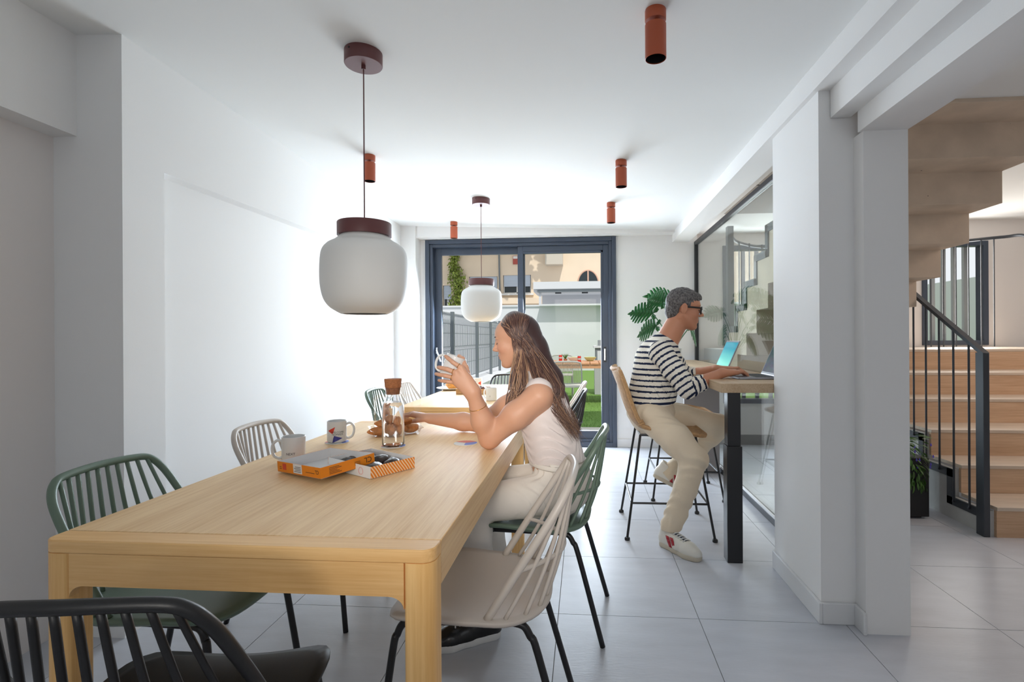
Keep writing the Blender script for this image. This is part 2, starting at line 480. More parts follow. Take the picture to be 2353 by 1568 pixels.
wp = sgroup('window_1', 'full-height glass partition in a black frame')
build('frame', MB().box(1.195, 1.235, 5.68, 5.725, 0, 2.235).box(1.195, 1.235, 2.79, 5.68, 2.195, 2.235)
      .box(1.195, 1.235, 2.79, 5.68, 0, 0.045), FRAME_D, wp, 0.003)
build('pane', MB().box(1.212, 1.222, 2.80, 5.68, 0.045, 2.195), GLASS_P, wp, smooth=False)
build('seal', MB().box(1.196, 1.206, 2.80, 5.68, 0.046, 0.062), W_TRIM, wp, smooth=False)

# ------------------------------------------------------------------ stair hall shell
YH = 5.93
hw = MB()
for (x0, x1, z0, z1) in [(1.23, 1.55, 0, 2.5), (1.55, 2.25, 0, 0.46), (1.55, 2.25, 2.22, 2.5), (2.25, 3.66, 0, 2.5),
                          (3.66, 4.33, 0, 1.10), (3.66, 4.33, 2.22, 2.5), (4.33, 5.4, 0, 2.5)]:
    hw.box(x0, x1, YH, YH + 0.15, z0, z1)
h_ = build('wall_hall_far', hw, WARMW, smooth=False); struct(h_, 'far wall of the stair hall')
h_ = build('wall_hall_right', MB().box(5.3, 5.4, -1.3, YH, 0, 2.5), WARMW, smooth=False); struct(h_, 'right wall of the stair hall')
h_ = build('baseboard_hall', MB().box(1.24, 4.3, YH - 0.012, YH, 0, 0.11), mat('grey_baseboard', lin(120, 118, 116), 0.5), smooth=False)
struct(h_, 'grey baseboard under the hall window')
def barred_window(name, x0, x1, z0, z1, n, label, bar=None):
    w = sgroup(name, label)
    build('frame', ring(x0, x1, z0, z1, 0.05, YH - 0.02, YH + 0.10), FRAME, w, 0.003)
    build('pane', MB().box(x0 + 0.05, x1 - 0.05, YH + 0.03, YH + 0.036, z0 + 0.05, z1 - 0.05), GLASS, w, smooth=False)
    for k in range(n):
        x = x0 + 0.05 + (x1 - x0 - 0.1) * (k + 0.5) / n
        build('bar', MB().box(x - 0.018, x + 0.018, YH + 0.16, YH + 0.20, z0 - 0.05, z1 + 0.05), bar or FRAME, w, smooth=False)
    return w
barred_window('window_2', 1.55, 2.25, 0.46, 2.22, 4, 'tall barred window behind the stairs')
barred_window('window_3', 3.66, 4.33, 1.10, 2.22, 5, 'barred window on the stair landing', BARS)

# ------------------------------------------------------------------ back of the room, behind the camera
wb = build('wall_back', MB().box(-2.6, 5.4, -1.42, -1.3, 0, 0.95).box(-2.6, 5.4, -1.42, -1.3, 2.05, 2.62)
           .box(-2.6, -1.4, -1.42, -1.3, 0.95, 2.05).box(2.6, 5.4, -1.42, -1.3, 0.95, 2.05), W_WALL, smooth=False)
struct(wb, 'white wall with a wide opening behind the viewer')
rf = build('roof', MB().box(-3.0, 5.6, -3.3, 5.95, 3.85, 3.95), CONC_G, smooth=False)  # overhang past the back wall added to keep sun out of the room
struct(rf, 'roof slab above the rooms, with an unseen back overhang added to block the sun')
# ------------------------------------------------------------------ dining tables
def dining_table(x0, x1, y0, y1, label, leaf=0.062):
    zt = 0.74
    t = thing('dining_table', label, 'table', ((x0 + x1)/2, (y0 + y1)/2, 0), 0, 'oak dining tables')
    hx, hy = (x1 - x0)/2, (y1 - y0)/2
    a = leaf
    build('tabletop', MB().box(-hx, hx, -hy + a + 0.0015, hy - a - 0.0015, zt - 0.024, zt), OAK, t, 0.002)
    for s in (-1, 1):       # end pieces with rounded outer corners
        p = rrect(-hx, hx, 0, a, (0.03, 0.03, 0, 0) if s < 0 else (0, 0, 0.03, 0.03), 6)
        oy = -hy if s < 0 else hy - a
        build('end_board', MB().prism([(x, y + oy) for x, y in p], zt - 0.03, zt), OAK_X, t, 0.003)
    w = 0.068
    for sx in (-1, 1):
        for sy in (-1, 1):
            xa, xb = (-hx, -hx + w) if sx < 0 else (hx - w, hx)
            ya, yb = (-hy, -hy + w) if sy < 0 else (hy - w, hy)
            r = [0.012]*4
            r[{(-1,-1):0,(1,-1):1,(1,1):2,(-1,1):3}[(sx,sy)]] = 0.03
            build('leg', MB().prism(rrect(xa, xb, ya, yb, r, 5), 0, zt - 0.03), OAK_Z, t)
    zb, zr = zt - 0.105, zt - 0.03
    for s in (-1, 1):       # end rails with rounded haunches into the legs
        y = s*(hy - 0.014)
        pts = [(-hx + w, zr), (-hx + w, zb - 0.028)]
        pts += [(-hx + w + 0.035*(1 - cos(k*pi/12)), zb - 0.028 + 0.028*sin(k*pi/12)) for k in range(1, 7)]
        pts += [(hx - w - 0.035*(1 - cos(k*pi/12)), zb - 0.028 + 0.028*sin(k*pi/12)) for k in range(6, 0, -1)]
        pts += [(hx - w, zb - 0.028), (hx - w, zr)]
        m_ = MB().extrude([(x, y - 0.012, z) for x, z in pts], (0, 0.024, 0))
        build('end_rail', m_, OAK_X, t)
        x = s*(hx - 0.014)
        build('side_rail', MB().box(x - 0.012, x + 0.012, -hy + w, hy - w, zb, zt - 0.024), OAK, t, 0.002)
    return t
dining_table(-1.262, -0.33, 1.108, 2.848, 'long oak dining table in the foreground with mugs and an orange box')
dining_table(-1.262, -0.33, 3.42, 5.12, 'oak dining table in the background near the patio door')

# ------------------------------------------------------------------ spindle-back chairs (local front = +x)
ZS = 0.452
def seat_mesh():
    # dished seat with a soft waterfall front: grid over a rounded outline
    n_r, n_a = 9, 56
    def outline(a):
        ca, sa = cos(a), sin(a)
        e = 4.6 if ca > 0 else 3.0
        k = (abs(ca)**e + abs(sa)**e) ** (-1/e)
        hx = 0.235 if ca > 0 else 0.225; hy = 0.232 if ca > 0 else 0.228
        return hx*k*ca, hy*k*sa
    mb = MB(); vs = []; top = [(0, 0)]
    def zt(x, y, r):
        z = ZS - 0.012*(1 - r**2)                       # dish
        if x > 0.10: z -= 0.026*((x - 0.10)/0.135)**2 * (1 - 0.75*min(1, abs(y)/0.22)**2)   # waterfall
        z += 0.016*(abs(y)/0.23)**2.6 * max(0, min(1, (x + 0.10)/0.2))      # raised side wings
        z += 0.006*max(0, (-x - 0.12)/0.1)
        return z
    vs.append((0, 0, zt(0, 0, 0)))
    for i in range(1, n_r + 1):
        r = i/n_r
        for k in range(n_a):
            ox, oy = outline(2*pi*k/n_a)
            zz = zt(ox*r, oy*r, r)
            if i == n_r: zz -= 0.003
            vs.append((ox*r, oy*r, zz))
    fs = [(0, 1 + k, 1 + (k+1) % n_a) for k in range(n_a)]
    for i in range(n_r - 1):
        b = 1 + i*n_a
        for k in range(n_a):
            k2 = (k+1) % n_a
            fs.append((b + k, b + n_a + k, b + n_a + k2, b + k2))
    N = len(vs)
    # edge band and underside
    base = 1 + (n_r - 1)*n_a
    for k in range(n_a):
        x, y, z = vs[base + k]; vs.append((x*1.004, y*1.004, z - 0.008))
    for k in range(n_a):
        x, y, z = vs[base + k]; vs.append((x*0.975, y*0.975, z - 0.017))
    vs.append((0, 0, ZS - 0.026))
    for k in range(n_a):
        k2 = (k+1) % n_a
        fs += [(base + k, N + k, N + k2, base + k2), (N + k, N + n_a + k, N + n_a + k2, N + k2), (N + n_a + k, N + 2*n_a, N + n_a + k2)]
    mb.add(vs, fs); return mb, outline
SEAT_MB, seat_outline = seat_mesh()
SEAT_ME = SEAT_MB.mesh('seat')

def hoop_path():
    top = 0.813
    half = [(-0.055, 0.208, ZS - 0.002), (-0.142, 0.204, 0.585), (-0.218, 0.195, 0.700), (-0.254, 0.184, 0.757), (-0.275, 0.160, 0.794), (-0.286, 0.120, 0.808), (-0.296, 0.0, top)]
    return half + [(x, -y, z) for x, y, z in half[-2::-1]]
HOOP_ME = MB().tube(catmull(hoop_path(), 6), 0.0115, 10).mesh('back_hoop')
def rail_pt(t):     # point on hoop's top rail, t in -1..1
    y = 0.160*t
    return Vector((-0.295 + 0.013*t*t + 0.010*t**4, y, 0.811 - 0.022*t**6))
SPINDLE_MES = []
NSP = 10
def cross_pt(t):
    return Vector((-0.262 + 0.125*abs(t)**2.2, 0.203*t, 0.580))
for k in range(NSP):
    t = -1 + 2*(k + 0.5)/NSP
    a = pi + (-t)*1.22                   # around the rear edge of the seat
    ox, oy = seat_outline(a)
    b = Vector((ox*0.94, oy*0.93, ZS - 0.002))
    p = rail_pt(t)
    q = cross_pt(t*0.93)
    mid = Vector(((b.x*0.5 + p.x*0.5) - 0.004, b.y*0.45 + p.y*0.55, 0.60))
    mid = mid.lerp(Vector((q.x, q.y, q.z)), 0.5)
    SPINDLE_MES.append(MB().tube(catmull([b, mid, p], 5), [0.0062]*11, 8).mesh('spindle'))
CROSS_ME = MB().tube(catmull([(-0.138, 0.204, 0.578)] + [tuple((cross_pt(t*0.93) + Vector((0.0, 0, 0)))) for t in (0.8, 0.4, 0, -0.4, -0.8)] + [(-0.138, -0.204, 0.578)], 5), 0.0065, 8).mesh('cross_rail')
zu = ZS - 0.030
def leg_path(front, s):
    if front: return catmull([(0.255, s*0.203, 0.0), (0.212, s*0.178, 0.34), (0.200, s*0.172, zu - 0.035), (0.185, s*0.170, zu - 0.008), (0.155, s*0.168, zu)], 5)
    return catmull([(-0.285, s*0.203, 0.0), (-0.190, s*0.178, 0.34), (-0.168, s*0.172, zu - 0.035), (-0.150, s*0.170, zu - 0.008), (-0.12, s*0.168, zu)], 5)
LEG_ME = {(f, s): MB().tube(leg_path(f, s), 0.0105, 10).mesh('leg') for f in (0, 1) for s in (-1, 1)}
RAIL_ME = {s: MB().tube([(-0.12, s*0.168, zu), (0.155, s*0.168, zu)], 0.0105, 10).mesh('seat_rail') for s in (-1, 1)}
BRACE_ME = MB().tube([(0.0, -0.168, zu - 0.004), (0.0, 0.168, zu - 0.004)], 0.008, 8).mesh('seat_brace')
CHAIR_MATS = {}
def chair(mt, loc, rz, label):
    t = thing('spindle_chair', label, 'chair', (loc[0], loc[1], 0), rz, 'spindle-back dining chairs')
    def use(me):
        key = (me.name, mt.name)
        if key not in CHAIR_MATS:
            c = me.copy(); c.materials.clear(); c.materials.append(mt); CHAIR_MATS[key] = c
        return CHAIR_MATS[key]
    obj('seat', use(SEAT_ME), None, t)
    obj('back_hoop', use(HOOP_ME), None, t)
    obj('cross_rail', use(CROSS_ME), None, t)
    for me in SPINDLE_MES: obj('spindle', use(me), None, t)
    for k in LEG_ME: obj('leg', LEG_ME[k], BLACK, t)
    for k in RAIL_ME: obj('seat_rail', RAIL_ME[k], BLACK, t)
    obj('seat_brace', BRACE_ME, BLACK, t)
    return t
chair(GREENP, (-1.225, 1.51), R(-2), 'sage green chair at the left side of the foreground table')
chair(BEIGEP, (-1.225, 2.27), R(-3), 'beige chair across the foreground table from the woman')
chair(GREENP, (-1.335, 3.88), R(0), 'sage green chair at the left side of the background table')
chair(BEIGEP, (-1.335, 4.52), R(0), 'beige chair at the left side of the background table')
chair(BLACKP, (-0.802, 0.993), R(90 + 8), 'black chair at the near end of the foreground table')
chair(BEIGEP, (-0.325, 1.575), R(180 + 2), 'beige chair at the right side of the foreground table, nobody on it')
chair(GREENP, (-0.20, 2.25), R(180 - 5), 'sage green chair the woman sits on')
chair(BLACKP, (-0.28, 3.85), R(180), 'black chair at the right side of the background table')
chair(BEIGEP, (-0.28, 4.52), R(180), 'beige chair at the right side of the background table')
chair(BLACKP, (-0.80, 5.22), R(-90), 'black chair at the far end of the background table')

# ------------------------------------------------------------------ pendant lamps
def pendant(x, y, zcap, zbot, label):
    z0 = zc(x, y)
    t = thing('pendant_lamp', label, 'lamp', (x, y, z0), 0, 'opal glass pendant lamps')
    c = build('ceiling_cup', MB().lathe([(0, 0), (0.0765, 0.001), (0.077, -0.004), (0.077, -0.052), (0.075, -0.055), (0, -0.055)], 48), BURG, t)
    build('cord_grip', MB().lathe([(0, -0.054), (0.009, -0.055), (0.009, -0.072), (0, -0.072)], 16), BURG, c)
    build('screw', MB().tube([(-0.03, -0.071, -0.015), (-0.0312, -0.0735, -0.015)], 0.004, 10), BLACK, c)
    cap = zcap - z0; bot = zbot - z0
    build('cord', MB().tube([(0, 0, -0.07), (0, 0, cap - 0.004)], 0.0028, 8), BURG, t)
    build('shade_cap', MB().lathe([(0, cap), (0.107, cap), (0.109, cap - 0.003), (0.109, cap - 0.055), (0.1, cap - 0.055), (0, cap - 0.05)], 48), BURG, t)
    H = cap - 0.048 - bot
    pr = [(0.097, 0.0), (0.103, 0.008), (0.125, 0.030), (0.155, 0.048), (0.176, 0.075), (0.184, 0.115), (0.1865, 0.18), (0.184, 0.24), (0.172, 0.295), (0.150, 0.330), (0.120, 0.352), (0.098, 0.364)]
    sc = H/0.364
    p2 = [v for v in catmull([(r*0.945, 0, -z*sc) for r, z in pr], 4)]
    prof = [(v.x, cap - 0.048 + v.z) for v in p2]
    prof += [(v.x - 0.004, cap - 0.048 + v.z + (0.002 if i == 0 else 0)) for i, v in enumerate(reversed(p2))]
    build('shade', MB().lathe(prof, 64), OPAL, t)
    b = build('bulb', MB().lathe([(0, cap - 0.06), (0.014, cap - 0.06), (0.014, cap - 0.085), (0.03, cap - 0.12), (0.033, cap - 0.14), (0.022, cap - 0.165), (0, cap - 0.172)], 20), OPAL, t)
    return t
pendant(-0.915, 2.107, 1.690, 1.308, 'opal glass pendant lamp hanging over the foreground table')
pendant(-0.876, 4.40, 1.712, 1.346, 'opal glass pendant lamp hanging over the background table')

# ------------------------------------------------------------------ ceiling spots
def spot(x, y, label):
    z0 = zc(x, y)
    t = thing('ceiling_spotlight', label, 'spotlight', (x, y, z0), 0, 'terracotta ceiling spotlights')
    build('mount', MB().lathe([(0, 0.001), (0.036, 0.001), (0.037, -0.002), (0.037, -0.036), (0.036, -0.038), (0, -0.038)], 32), TERRA, t)
    build('joint', MB().lathe([(0, -0.037), (0.007, -0.037), (0.007, -0.052), (0, -0.052)], 12), BLACK, t)
    build('cylinder', MB().lathe([(0, -0.050), (0.035, -0.050), (0.037, -0.052), (0.037, -0.172), (0.0355, -0.173), (0.0355, -0.166), (0.0355, -0.10), (0, -0.10)], 32), [TERRA], t)
    build('reflector', MB().lathe([(0.0352, -0.170), (0.034, -0.14), (0.028, -0.105), (0, -0.104)], 32), BLACK, t)
    return t
spot(0.26, 1.865, 'terracotta ceiling spotlight nearest the viewer')
spot(-1.413, 3.34, 'terracotta ceiling spotlight half hidden behind the near pendant cord')
spot(0.25, 3.43, 'terracotta ceiling spotlight above the man, the nearer of two in a row')
spot(0.24, 4.50, 'terracotta ceiling spotlight above the man, the farther of two in a row')
spot(-1.347, 5.32, 'small terracotta ceiling spotlight above the left door panel')

# ------------------------------------------------------------------ bar counter
t = thing('bar_counter', 'oak bar counter on a black steel leg along the glass partition', 'counter', (0.72, 2.8, 0))
build('worktop', MB().box(0.0, 0.472, -0.005, 2.87, 0.908, 0.957), OAK_C, t, 0.002)
build('edge_trim', MB().box(0.44, 0.446, -0.0065, -0.005, 0.908, 0.957), BLACK, t, smooth=False)
lg = build('leg', MB().box(0.035, 0.115, 0.02, 0.10, 0.0, 0.62), BLACK, t, 0.003)
build('upper_leg', MB().box(0.041, 0.109, 0.026, 0.094, 0.62, 0.908), BLACK, lg, 0.003)
build('foot', MB().box(0.038, 0.112, 0.023, 0.097, 0.0, 0.02), BLACKP, lg, 0.002)
build('end_panel', MB().box(0.16, 0.465, 1.86, 1.90, 0.0, 0.908), mat('grey_panel', lin(150, 146, 146), 0.6), t, 0.002)

# ------------------------------------------------------------------ bar stools (local front = +x)
RATTAN = mat('woven_rattan', lin(186, 146, 102), 0.6, var=0.18, var_scale=60)
_nt = RATTAN.node_tree
_w = _nt.nodes.new('ShaderNodeTexWave'); _w.wave_type = 'BANDS'; _w.bands_direction = 'Y'; _w.inputs['Scale'].default_value = 60
_tc = _nt.nodes.new('ShaderNodeTexCoord'); _nt.links.new(_tc.outputs['Object'], _w.inputs['Vector'])
_b = _nt.nodes.new('ShaderNodeBump'); _b.inputs['Strength'].default_value = 0.6; _b.inputs['Distance'].default_value = 0.006
_nt.links.new(_w.outputs['Fac'], _b.inputs['Height']); _nt.links.new(_b.outputs['Normal'], _nt.nodes['Principled BSDF'].inputs['Normal'])
def stool(loc, rz, label):
    t = thing('bar_stool', label, 'stool', (loc[0], loc[1], 0), rz, 'rattan bar stools')
    prof = catmull([(-0.325, 0, 1.005), (-0.285, 0, 0.90), (-0.245, 0, 0.78), (-0.205, 0, 0.69), (-0.14, 0, 0.640), (0.0, 0, 0.625), (0.13, 0, 0.622), (0.215, 0, 0.618)], 5)
    m = len(prof); ny = 14
    vs = []
    for i, p in enumerate(prof):
        u = i/(m - 1)
        hw = 0.225
        if u < 0.10: hw = 0.225*(0.72 + 0.28*math.sqrt(max(0, 1 - ((0.10 - u)/0.10)**2)))
        if u > 0.93: hw = 0.225*(0.8 + 0.2*math.sqrt(max(0, 1 - ((u - 0.93)/0.07)**2)))
        for k in range(ny + 1):
            y = -1 + 2*k/ny
            lift = 0.026*abs(y)**3 * (max(0.0, min(1.0, (0.92 - u)/0.2)) if u > 0.45 else 0.3)
            fwd = 0.030*abs(y)**3 * (1 if u < 0.5 else 0.0)
            vs.append((p.x + fwd, hw*y, p.z + lift))
    fs = [(i*(ny+1)+k, i*(ny+1)+k+1, (i+1)*(ny+1)+k+1, (i+1)*(ny+1)+k) for i in range(m-1) for k in range(ny)]
    o = build('shell', MB().add(vs, fs), RATTAN, t)
    sd = o.modifiers.new('thick', 'SOLIDIFY'); sd.thickness = 0.016; sd.offset = 0
    rim = [vs[k] for k in range(ny+1)] + [vs[i*(ny+1)+ny] for i in range(1, m)] + [vs[(m-1)*(ny+1)+k] for k in range(ny-1, -1, -1)] + [vs[i*(ny+1)] for i in range(m-2, 0, -1)]
    build('rim', MB().tube(rim, 0.0135, 8, closed=True), RATTAN, t)
    def leg(sx, sy):
        top = (sx*0.165 - 0.0, sy*0.15, 0.607); bot = (sx*0.255, sy*0.245, 0.012)
        return [bot, top]
    for sx in (-1, 1):
        for sy in (-1, 1):
            l = build('leg', MB().tube(leg(sx, sy), 0.0075, 8), BLACK, t)
            build('foot', MB().lathe([(0, 0), (0.015, 0), (0.016, 0.004), (0.016, 0.012), (0.012, 0.018), (0, 0.018)], 16, (sx*0.255, sy*0.245, 0)), BLACKP, l)
    def at(sx, sy, z):
        q = (z - 0.012)/(0.607 - 0.012); return (sx*(0.255 - 0.09*q), sy*(0.245 - 0.095*q), z)
    build('seat_ring', MB().tube([(-0.165, -0.15, 0.607), (0.165, -0.15, 0.607), (0.165, 0.15, 0.607), (-0.165, 0.15, 0.607)], 0.0075, 8, closed=True), BLACK, t)
    for sy in (-1, 1): build('rung', MB().tube([at(-1, sy, 0.21), at(1, sy, 0.21)], 0.0065, 8), BLACK, t)
    for sx in (-1, 1): build('rung', MB().tube([at(sx, -1, 0.21), at(sx, 1, 0.21)], 0.0065, 8), BLACK, t)
    return t
stool((0.505, 3.35), R(0), 'rattan bar stool the man sits on')
stool((0.755, 4.10), R(0), 'rattan bar stool standing behind the man')

# ------------------------------------------------------------------ laptops
SILV = mat('laptop_aluminium', lin(150, 152, 160), 0.35, metal=0.8)
KEYS = mat('laptop_keys', (0.03, 0.03, 0.035), 0.5)
def screen_mat(name, c_top, c_bot, emit, noise=0.0):
    m = bpy.data.materials.new(name); m.use_nodes = True; nt = m.node_tree; b = nt.nodes['Principled BSDF']
    tc = nt.nodes.new('ShaderNodeTexCoord'); sp = nt.nodes.new('ShaderNodeSeparateXYZ')
    nt.links.new(tc.outputs['Generated'], sp.inputs[0])
    r = nt.nodes.new('ShaderNodeValToRGB'); r.color_ramp.elements[0].color = c_bot; r.color_ramp.elements[1].color = c_top
    r.color_ramp.elements[0].position = 0.1; r.color_ramp.elements[1].position = 0.75
    nt.links.new(sp.outputs['Z'], r.inputs['Fac'])
    src = r.outputs['Color']
    if noise:
        n = nt.nodes.new('ShaderNodeTexNoise'); n.inputs['Scale'].default_value = 4; nt.links.new(tc.outputs['Generated'], n.inputs['Vector'])
        mx = nt.nodes.new('ShaderNodeMix'); mx.data_type = 'RGBA'; mx.blend_type = 'MULTIPLY'; mx.inputs['Factor'].default_value = noise
        nt.links.new(src, mx.inputs['A']); nt.links.new(n.outputs['Color'], mx.inputs['B']); src = mx.outputs['Result']
    nt.links.new(src, b.inputs['Base Color']); nt.links.new(src, b.inputs['Emission Color'])
    b.inputs['Emission Strength'].default_value = emit; b.inputs['Roughness'].default_value = 0.12
    return m
def laptop(loc, rz, tilt, scr, label, w=0.325, d=0.225):
    t = thing('laptop', label, 'laptop', loc, rz, 'laptops on the bar counter')     # local: opens towards -x, hinge at x=d
    b = build('base', MB().prism(rrect(0, d, -w/2, w/2, 0.012), 0.001, 0.014), SILV, t, 0.002)
    kb = MB()
    for i in range(5):
        for j in range(13):
            x = 0.10 + i*0.0205; y = -0.135 + j*0.0208
            kb.box(x, x + 0.017, y, y + 0.017, 0.0138, 0.0155)
    build('keyboard', kb, KEYS, t, smooth=False)['kind'] = 'stuff'
    build('trackpad', MB().box(0.012, 0.085, -0.055, 0.055, 0.0138, 0.0146), mat('trackpad', lin(130, 132, 140), 0.3), t, smooth=False)
    c, s_ = cos(tilt), sin(tilt); L = 0.222
    def P(a, y, n): return (d - 0.004 + a*c - n*s_, y, 0.014 + a*s_ + n*c)   # a up the lid, n out of its front
    m = MB(); m.add([P(a, y, n) for n in (-0.006, 0) for a, y in [(0, -w/2), (0, w/2), (L, w/2), (L, -w/2)]],
                    [(0,1,2,3), (7,6,5,4), (0,4,5,1), (1,5,6,2), (2,6,7,3), (3,7,4,0)])
    lid = build('lid', m, SILV, t, 0.001)
    bz = MB().add([P(a, y, n) for n in (0.0002, 0.001) for a, y in [(0.006, -w/2 + 0.003), (0.006, w/2 - 0.003), (L - 0.003, w/2 - 0.003), (L - 0.003, -w/2 + 0.003)]],
                  [(0,1,2,3), (7,6,5,4), (0,4,5,1), (1,5,6,2), (2,6,7,3), (3,7,4,0)])
    build('bezel', bz, BLACKP, lid, smooth=False)
    sc = MB().add([P(a, y, 0.0014) for a, y in [(0.018, -w/2 + 0.009), (0.018, w/2 - 0.009), (L - 0.012, w/2 - 0.009), (L - 0.012, -w/2 + 0.009)]], [(0,1,2,3)])
    build('screen', sc, scr, lid, smooth=False)
    return t
laptop((0.885, 3.20, 0.957), R(0), R(66), screen_mat('dim_screen', lin(70, 84, 90), lin(110, 108, 120), 0.12, 0.5), 'silver laptop with a dark screen the man types on', 0.30)
laptop((0.77, 3.86, 0.957), R(0), R(66), screen_mat('teal_screen', lin(16, 120, 140), lin(120, 196, 180), 0.42), 'laptop with a bright teal screen behind the man\'s hands')
# ------------------------------------------------------------------ staircase: lower flight up to a landing, upper flight back towards the viewer
st = thing('staircase', 'concrete staircase with wood-look steps behind the right pillar', 'staircase', (2.42, 3.28, 0))
def L(mb, name, m, par=None, **k):       # world-space builder under the staircase
    o = build(name, mb, m, par or st, **k); o.location = (-2.42, -3.28, 0) if par is None else (0, 0, 0); return o
RY = [3.28, 3.57, 3.86, 4.18, 4.50, 4.90, 5.92]
XR = [4.6]*6
for k in range(6):
    z = 0.18*(k + 1)
    tr = L(MB().box(2.44, 4.55, RY[k] - 0.004, RY[k + 1] + (0.0 if k < 5 else 0.0), z - 0.022, z), 'tread', TREAD_LIT, bevel=0.002)
    L(MB().box(2.44, 4.55, RY[k], RY[k] + 0.02, z - 0.18, z - 0.022), 'riser', STEP, smooth=False)
L(MB().box(1.34, 2.44, 4.92, 5.92, 0.90, 1.08), 'landing', CONC_G, bevel=0.003)
# stringer wall of the lower flight: saw-tooth with sloping underside
prof = [(3.30, 0.0)]
for k in range(5): prof += [(RY[k] + 0.02, 0.18*(k+1) - 0.03), (RY[k+1] + 0.02, 0.18*(k+1) - 0.03)]
prof += [(4.93, 1.0), (4.93, 0.75), (4.28, 0.42), (4.0, 0.20), (3.92, 0.0)]
L(MB().extrude([(2.405, y, z) for y, z in prof], (0.035, 0, 0)), 'stringer', CONC_G, smooth=False)
# flat steel band following the steps
def band(path, x, w, d):
    m = MB()
    for (y0, z0), (y1, z1) in zip(path[:-1], path[1:]):
        m.box(x - d, x, min(y0, y1) - (w/2), max(y0, y1) + w/2, min(z0, z1) - w/2, max(z0, z1) + w/2)
    return m
pth = []
for k in range(5): pth += [(RY[k] + 0.045, 0.18*(k + 1) - 0.06), (RY[k + 1] + 0.045, 0.18*(k + 1) - 0.06)]
L(band(pth, 2.405, 0.05, 0.008), 'steel_band', STEEL, smooth=False)
for j in range(-3, 8):               # upper flight of solid concrete blocks
    yn = 3.88 - 0.254*j; zb = 1.41 + 0.18*j
    if zb + 0.39 > 3.2: continue
    b_ = L(MB().box(1.335, 2.36, yn, yn + 0.256, zb, zb + 0.375), 'concrete_step', CONC, bevel=0.002)
    L(MB().box(1.335, 2.36, yn - 0.02, yn + 0.256, zb + 0.375, zb + 0.395), 'tread', TREAD_LIT, smooth=False)
pth = []
for j in range(-3, 6):
    yn = 3.88 - 0.254*j; zt = 1.41 + 0.18*j + 0.40
    pth += [(yn + 0.254, zt), (yn, zt)]
L(band(pth, 1.335, 0.055, 0.010), 'steel_band', STEEL, smooth=False)

ra = thing('stair_railing', 'dark steel railing with thin balusters beside the lower stair flight', 'railing', (2.39, 3.30, 0))
def RW(name, mb, m=STEEL, **k):
    o = build(name, mb, m, ra, **k); o.location = (-2.39, -3.30, 0); return o
RW('newel_post', MB().box(2.37, 2.405, 3.28, 3.345, 0, 1.10), bevel=0.003)
hr = [(2.388, 3.29, 1.085), (2.388, 4.05, 1.56), (2.388, 4.9, 2.02)]
m_ = MB()
for (a, b) in zip(hr[:-1], hr[1:]):
    a, b = Vector(a), Vector(b); d_ = (b - a).normalized(); n_ = Vector((0, -d_.z, d_.y))
    m_.extrude([a + Vector((-0.018, 0, 0)) - n_*0.006, a + Vector((0.018, 0, 0)) - n_*0.006, a + Vector((0.018, 0, 0)) + n_*0.016, a + Vector((-0.018, 0, 0)) + n_*0.016], b - a)
RW('handrail', m_)
for k in range(9):
    y = 3.42 + k*0.135
    zt = 1.085 + (y - 3.29)*0.625
    i_ = max(0, sum(1 for q in RY[:6] if q + 0.045 <= y) - 1)
    zb = 0.18*(i_ + 1) - 0.06
    RW('baluster', MB().tube([(2.40, y + 0.02, zb), (2.388, y + 0.012, zb + 0.004), (2.386, y, zb + 0.02), (2.386, y, zt)], 0.0065, 8))

rb = thing('landing_railing', 'dark steel guard railing at the right edge of the stair landing', 'railing', (4.45, 5.5, 1.08))
def RB(name, mb, **k):
    o = build(name, mb, STEEL, rb, **k); o.location = (-4.45, -5.5, -1.08); return o
pts = [(3.55, 5.74, 2.15), (4.0, 5.76, 2.195), (4.36, 5.74, 2.225), (4.455, 5.58, 2.20), (4.49, 5.2, 1.97), (4.52, 4.6, 1.60)]
for k in range(6):
    RB('baluster', MB().tube([(3.64 + 0.125*k, 5.75, 1.085), (3.64 + 0.125*k, 5.75, 2.16 + 0.012*k)], 0.006, 8))
RB('handrail', MB().tube(catmull(pts, 5), 0.016, 8))
for k, (y, z) in enumerate([(5.60, 2.19), (5.46, 2.13), (5.32, 2.04), (5.18, 1.95), (5.04, 1.86), (4.90, 1.77)]):
    RB('baluster', MB().tube([(4.46, y, 1.085 if y > 4.92 else 0.905), (4.46 + 0.02*(5.6 - y), y, z)], 0.006, 8))
rc = thing('stairwell_railing', 'grey steel railing behind the glass at the turn of the stairs', 'railing', (1.36, 5.0, 1.08))
def RC(name, mb, **k):
    o = build(name, mb, STEEL, rc, **k); o.location = (-1.36, -5.0, -1.08); return o
RC('newel_post', MB().box(1.345, 1.40, 4.96, 5.03, 1.08, 2.24), bevel=0.003)
RC('handrail', MB().tube(catmull([(1.39, 5.02, 2.22), (1.46, 5.25, 2.20), (1.60, 5.5, 2.18), (1.9, 5.7, 2.16), (2.4, 5.78, 2.15)], 6), 0.016, 8))
for x, y in [(1.42, 5.13), (1.49, 5.3), (1.60, 5.48), (1.74, 5.60), (1.90, 5.69), (2.08, 5.73), (2.25, 5.76)]:
    RC('baluster', MB().tube([(x, y, 1.08), (x, y, 2.185)], 0.008, 8))

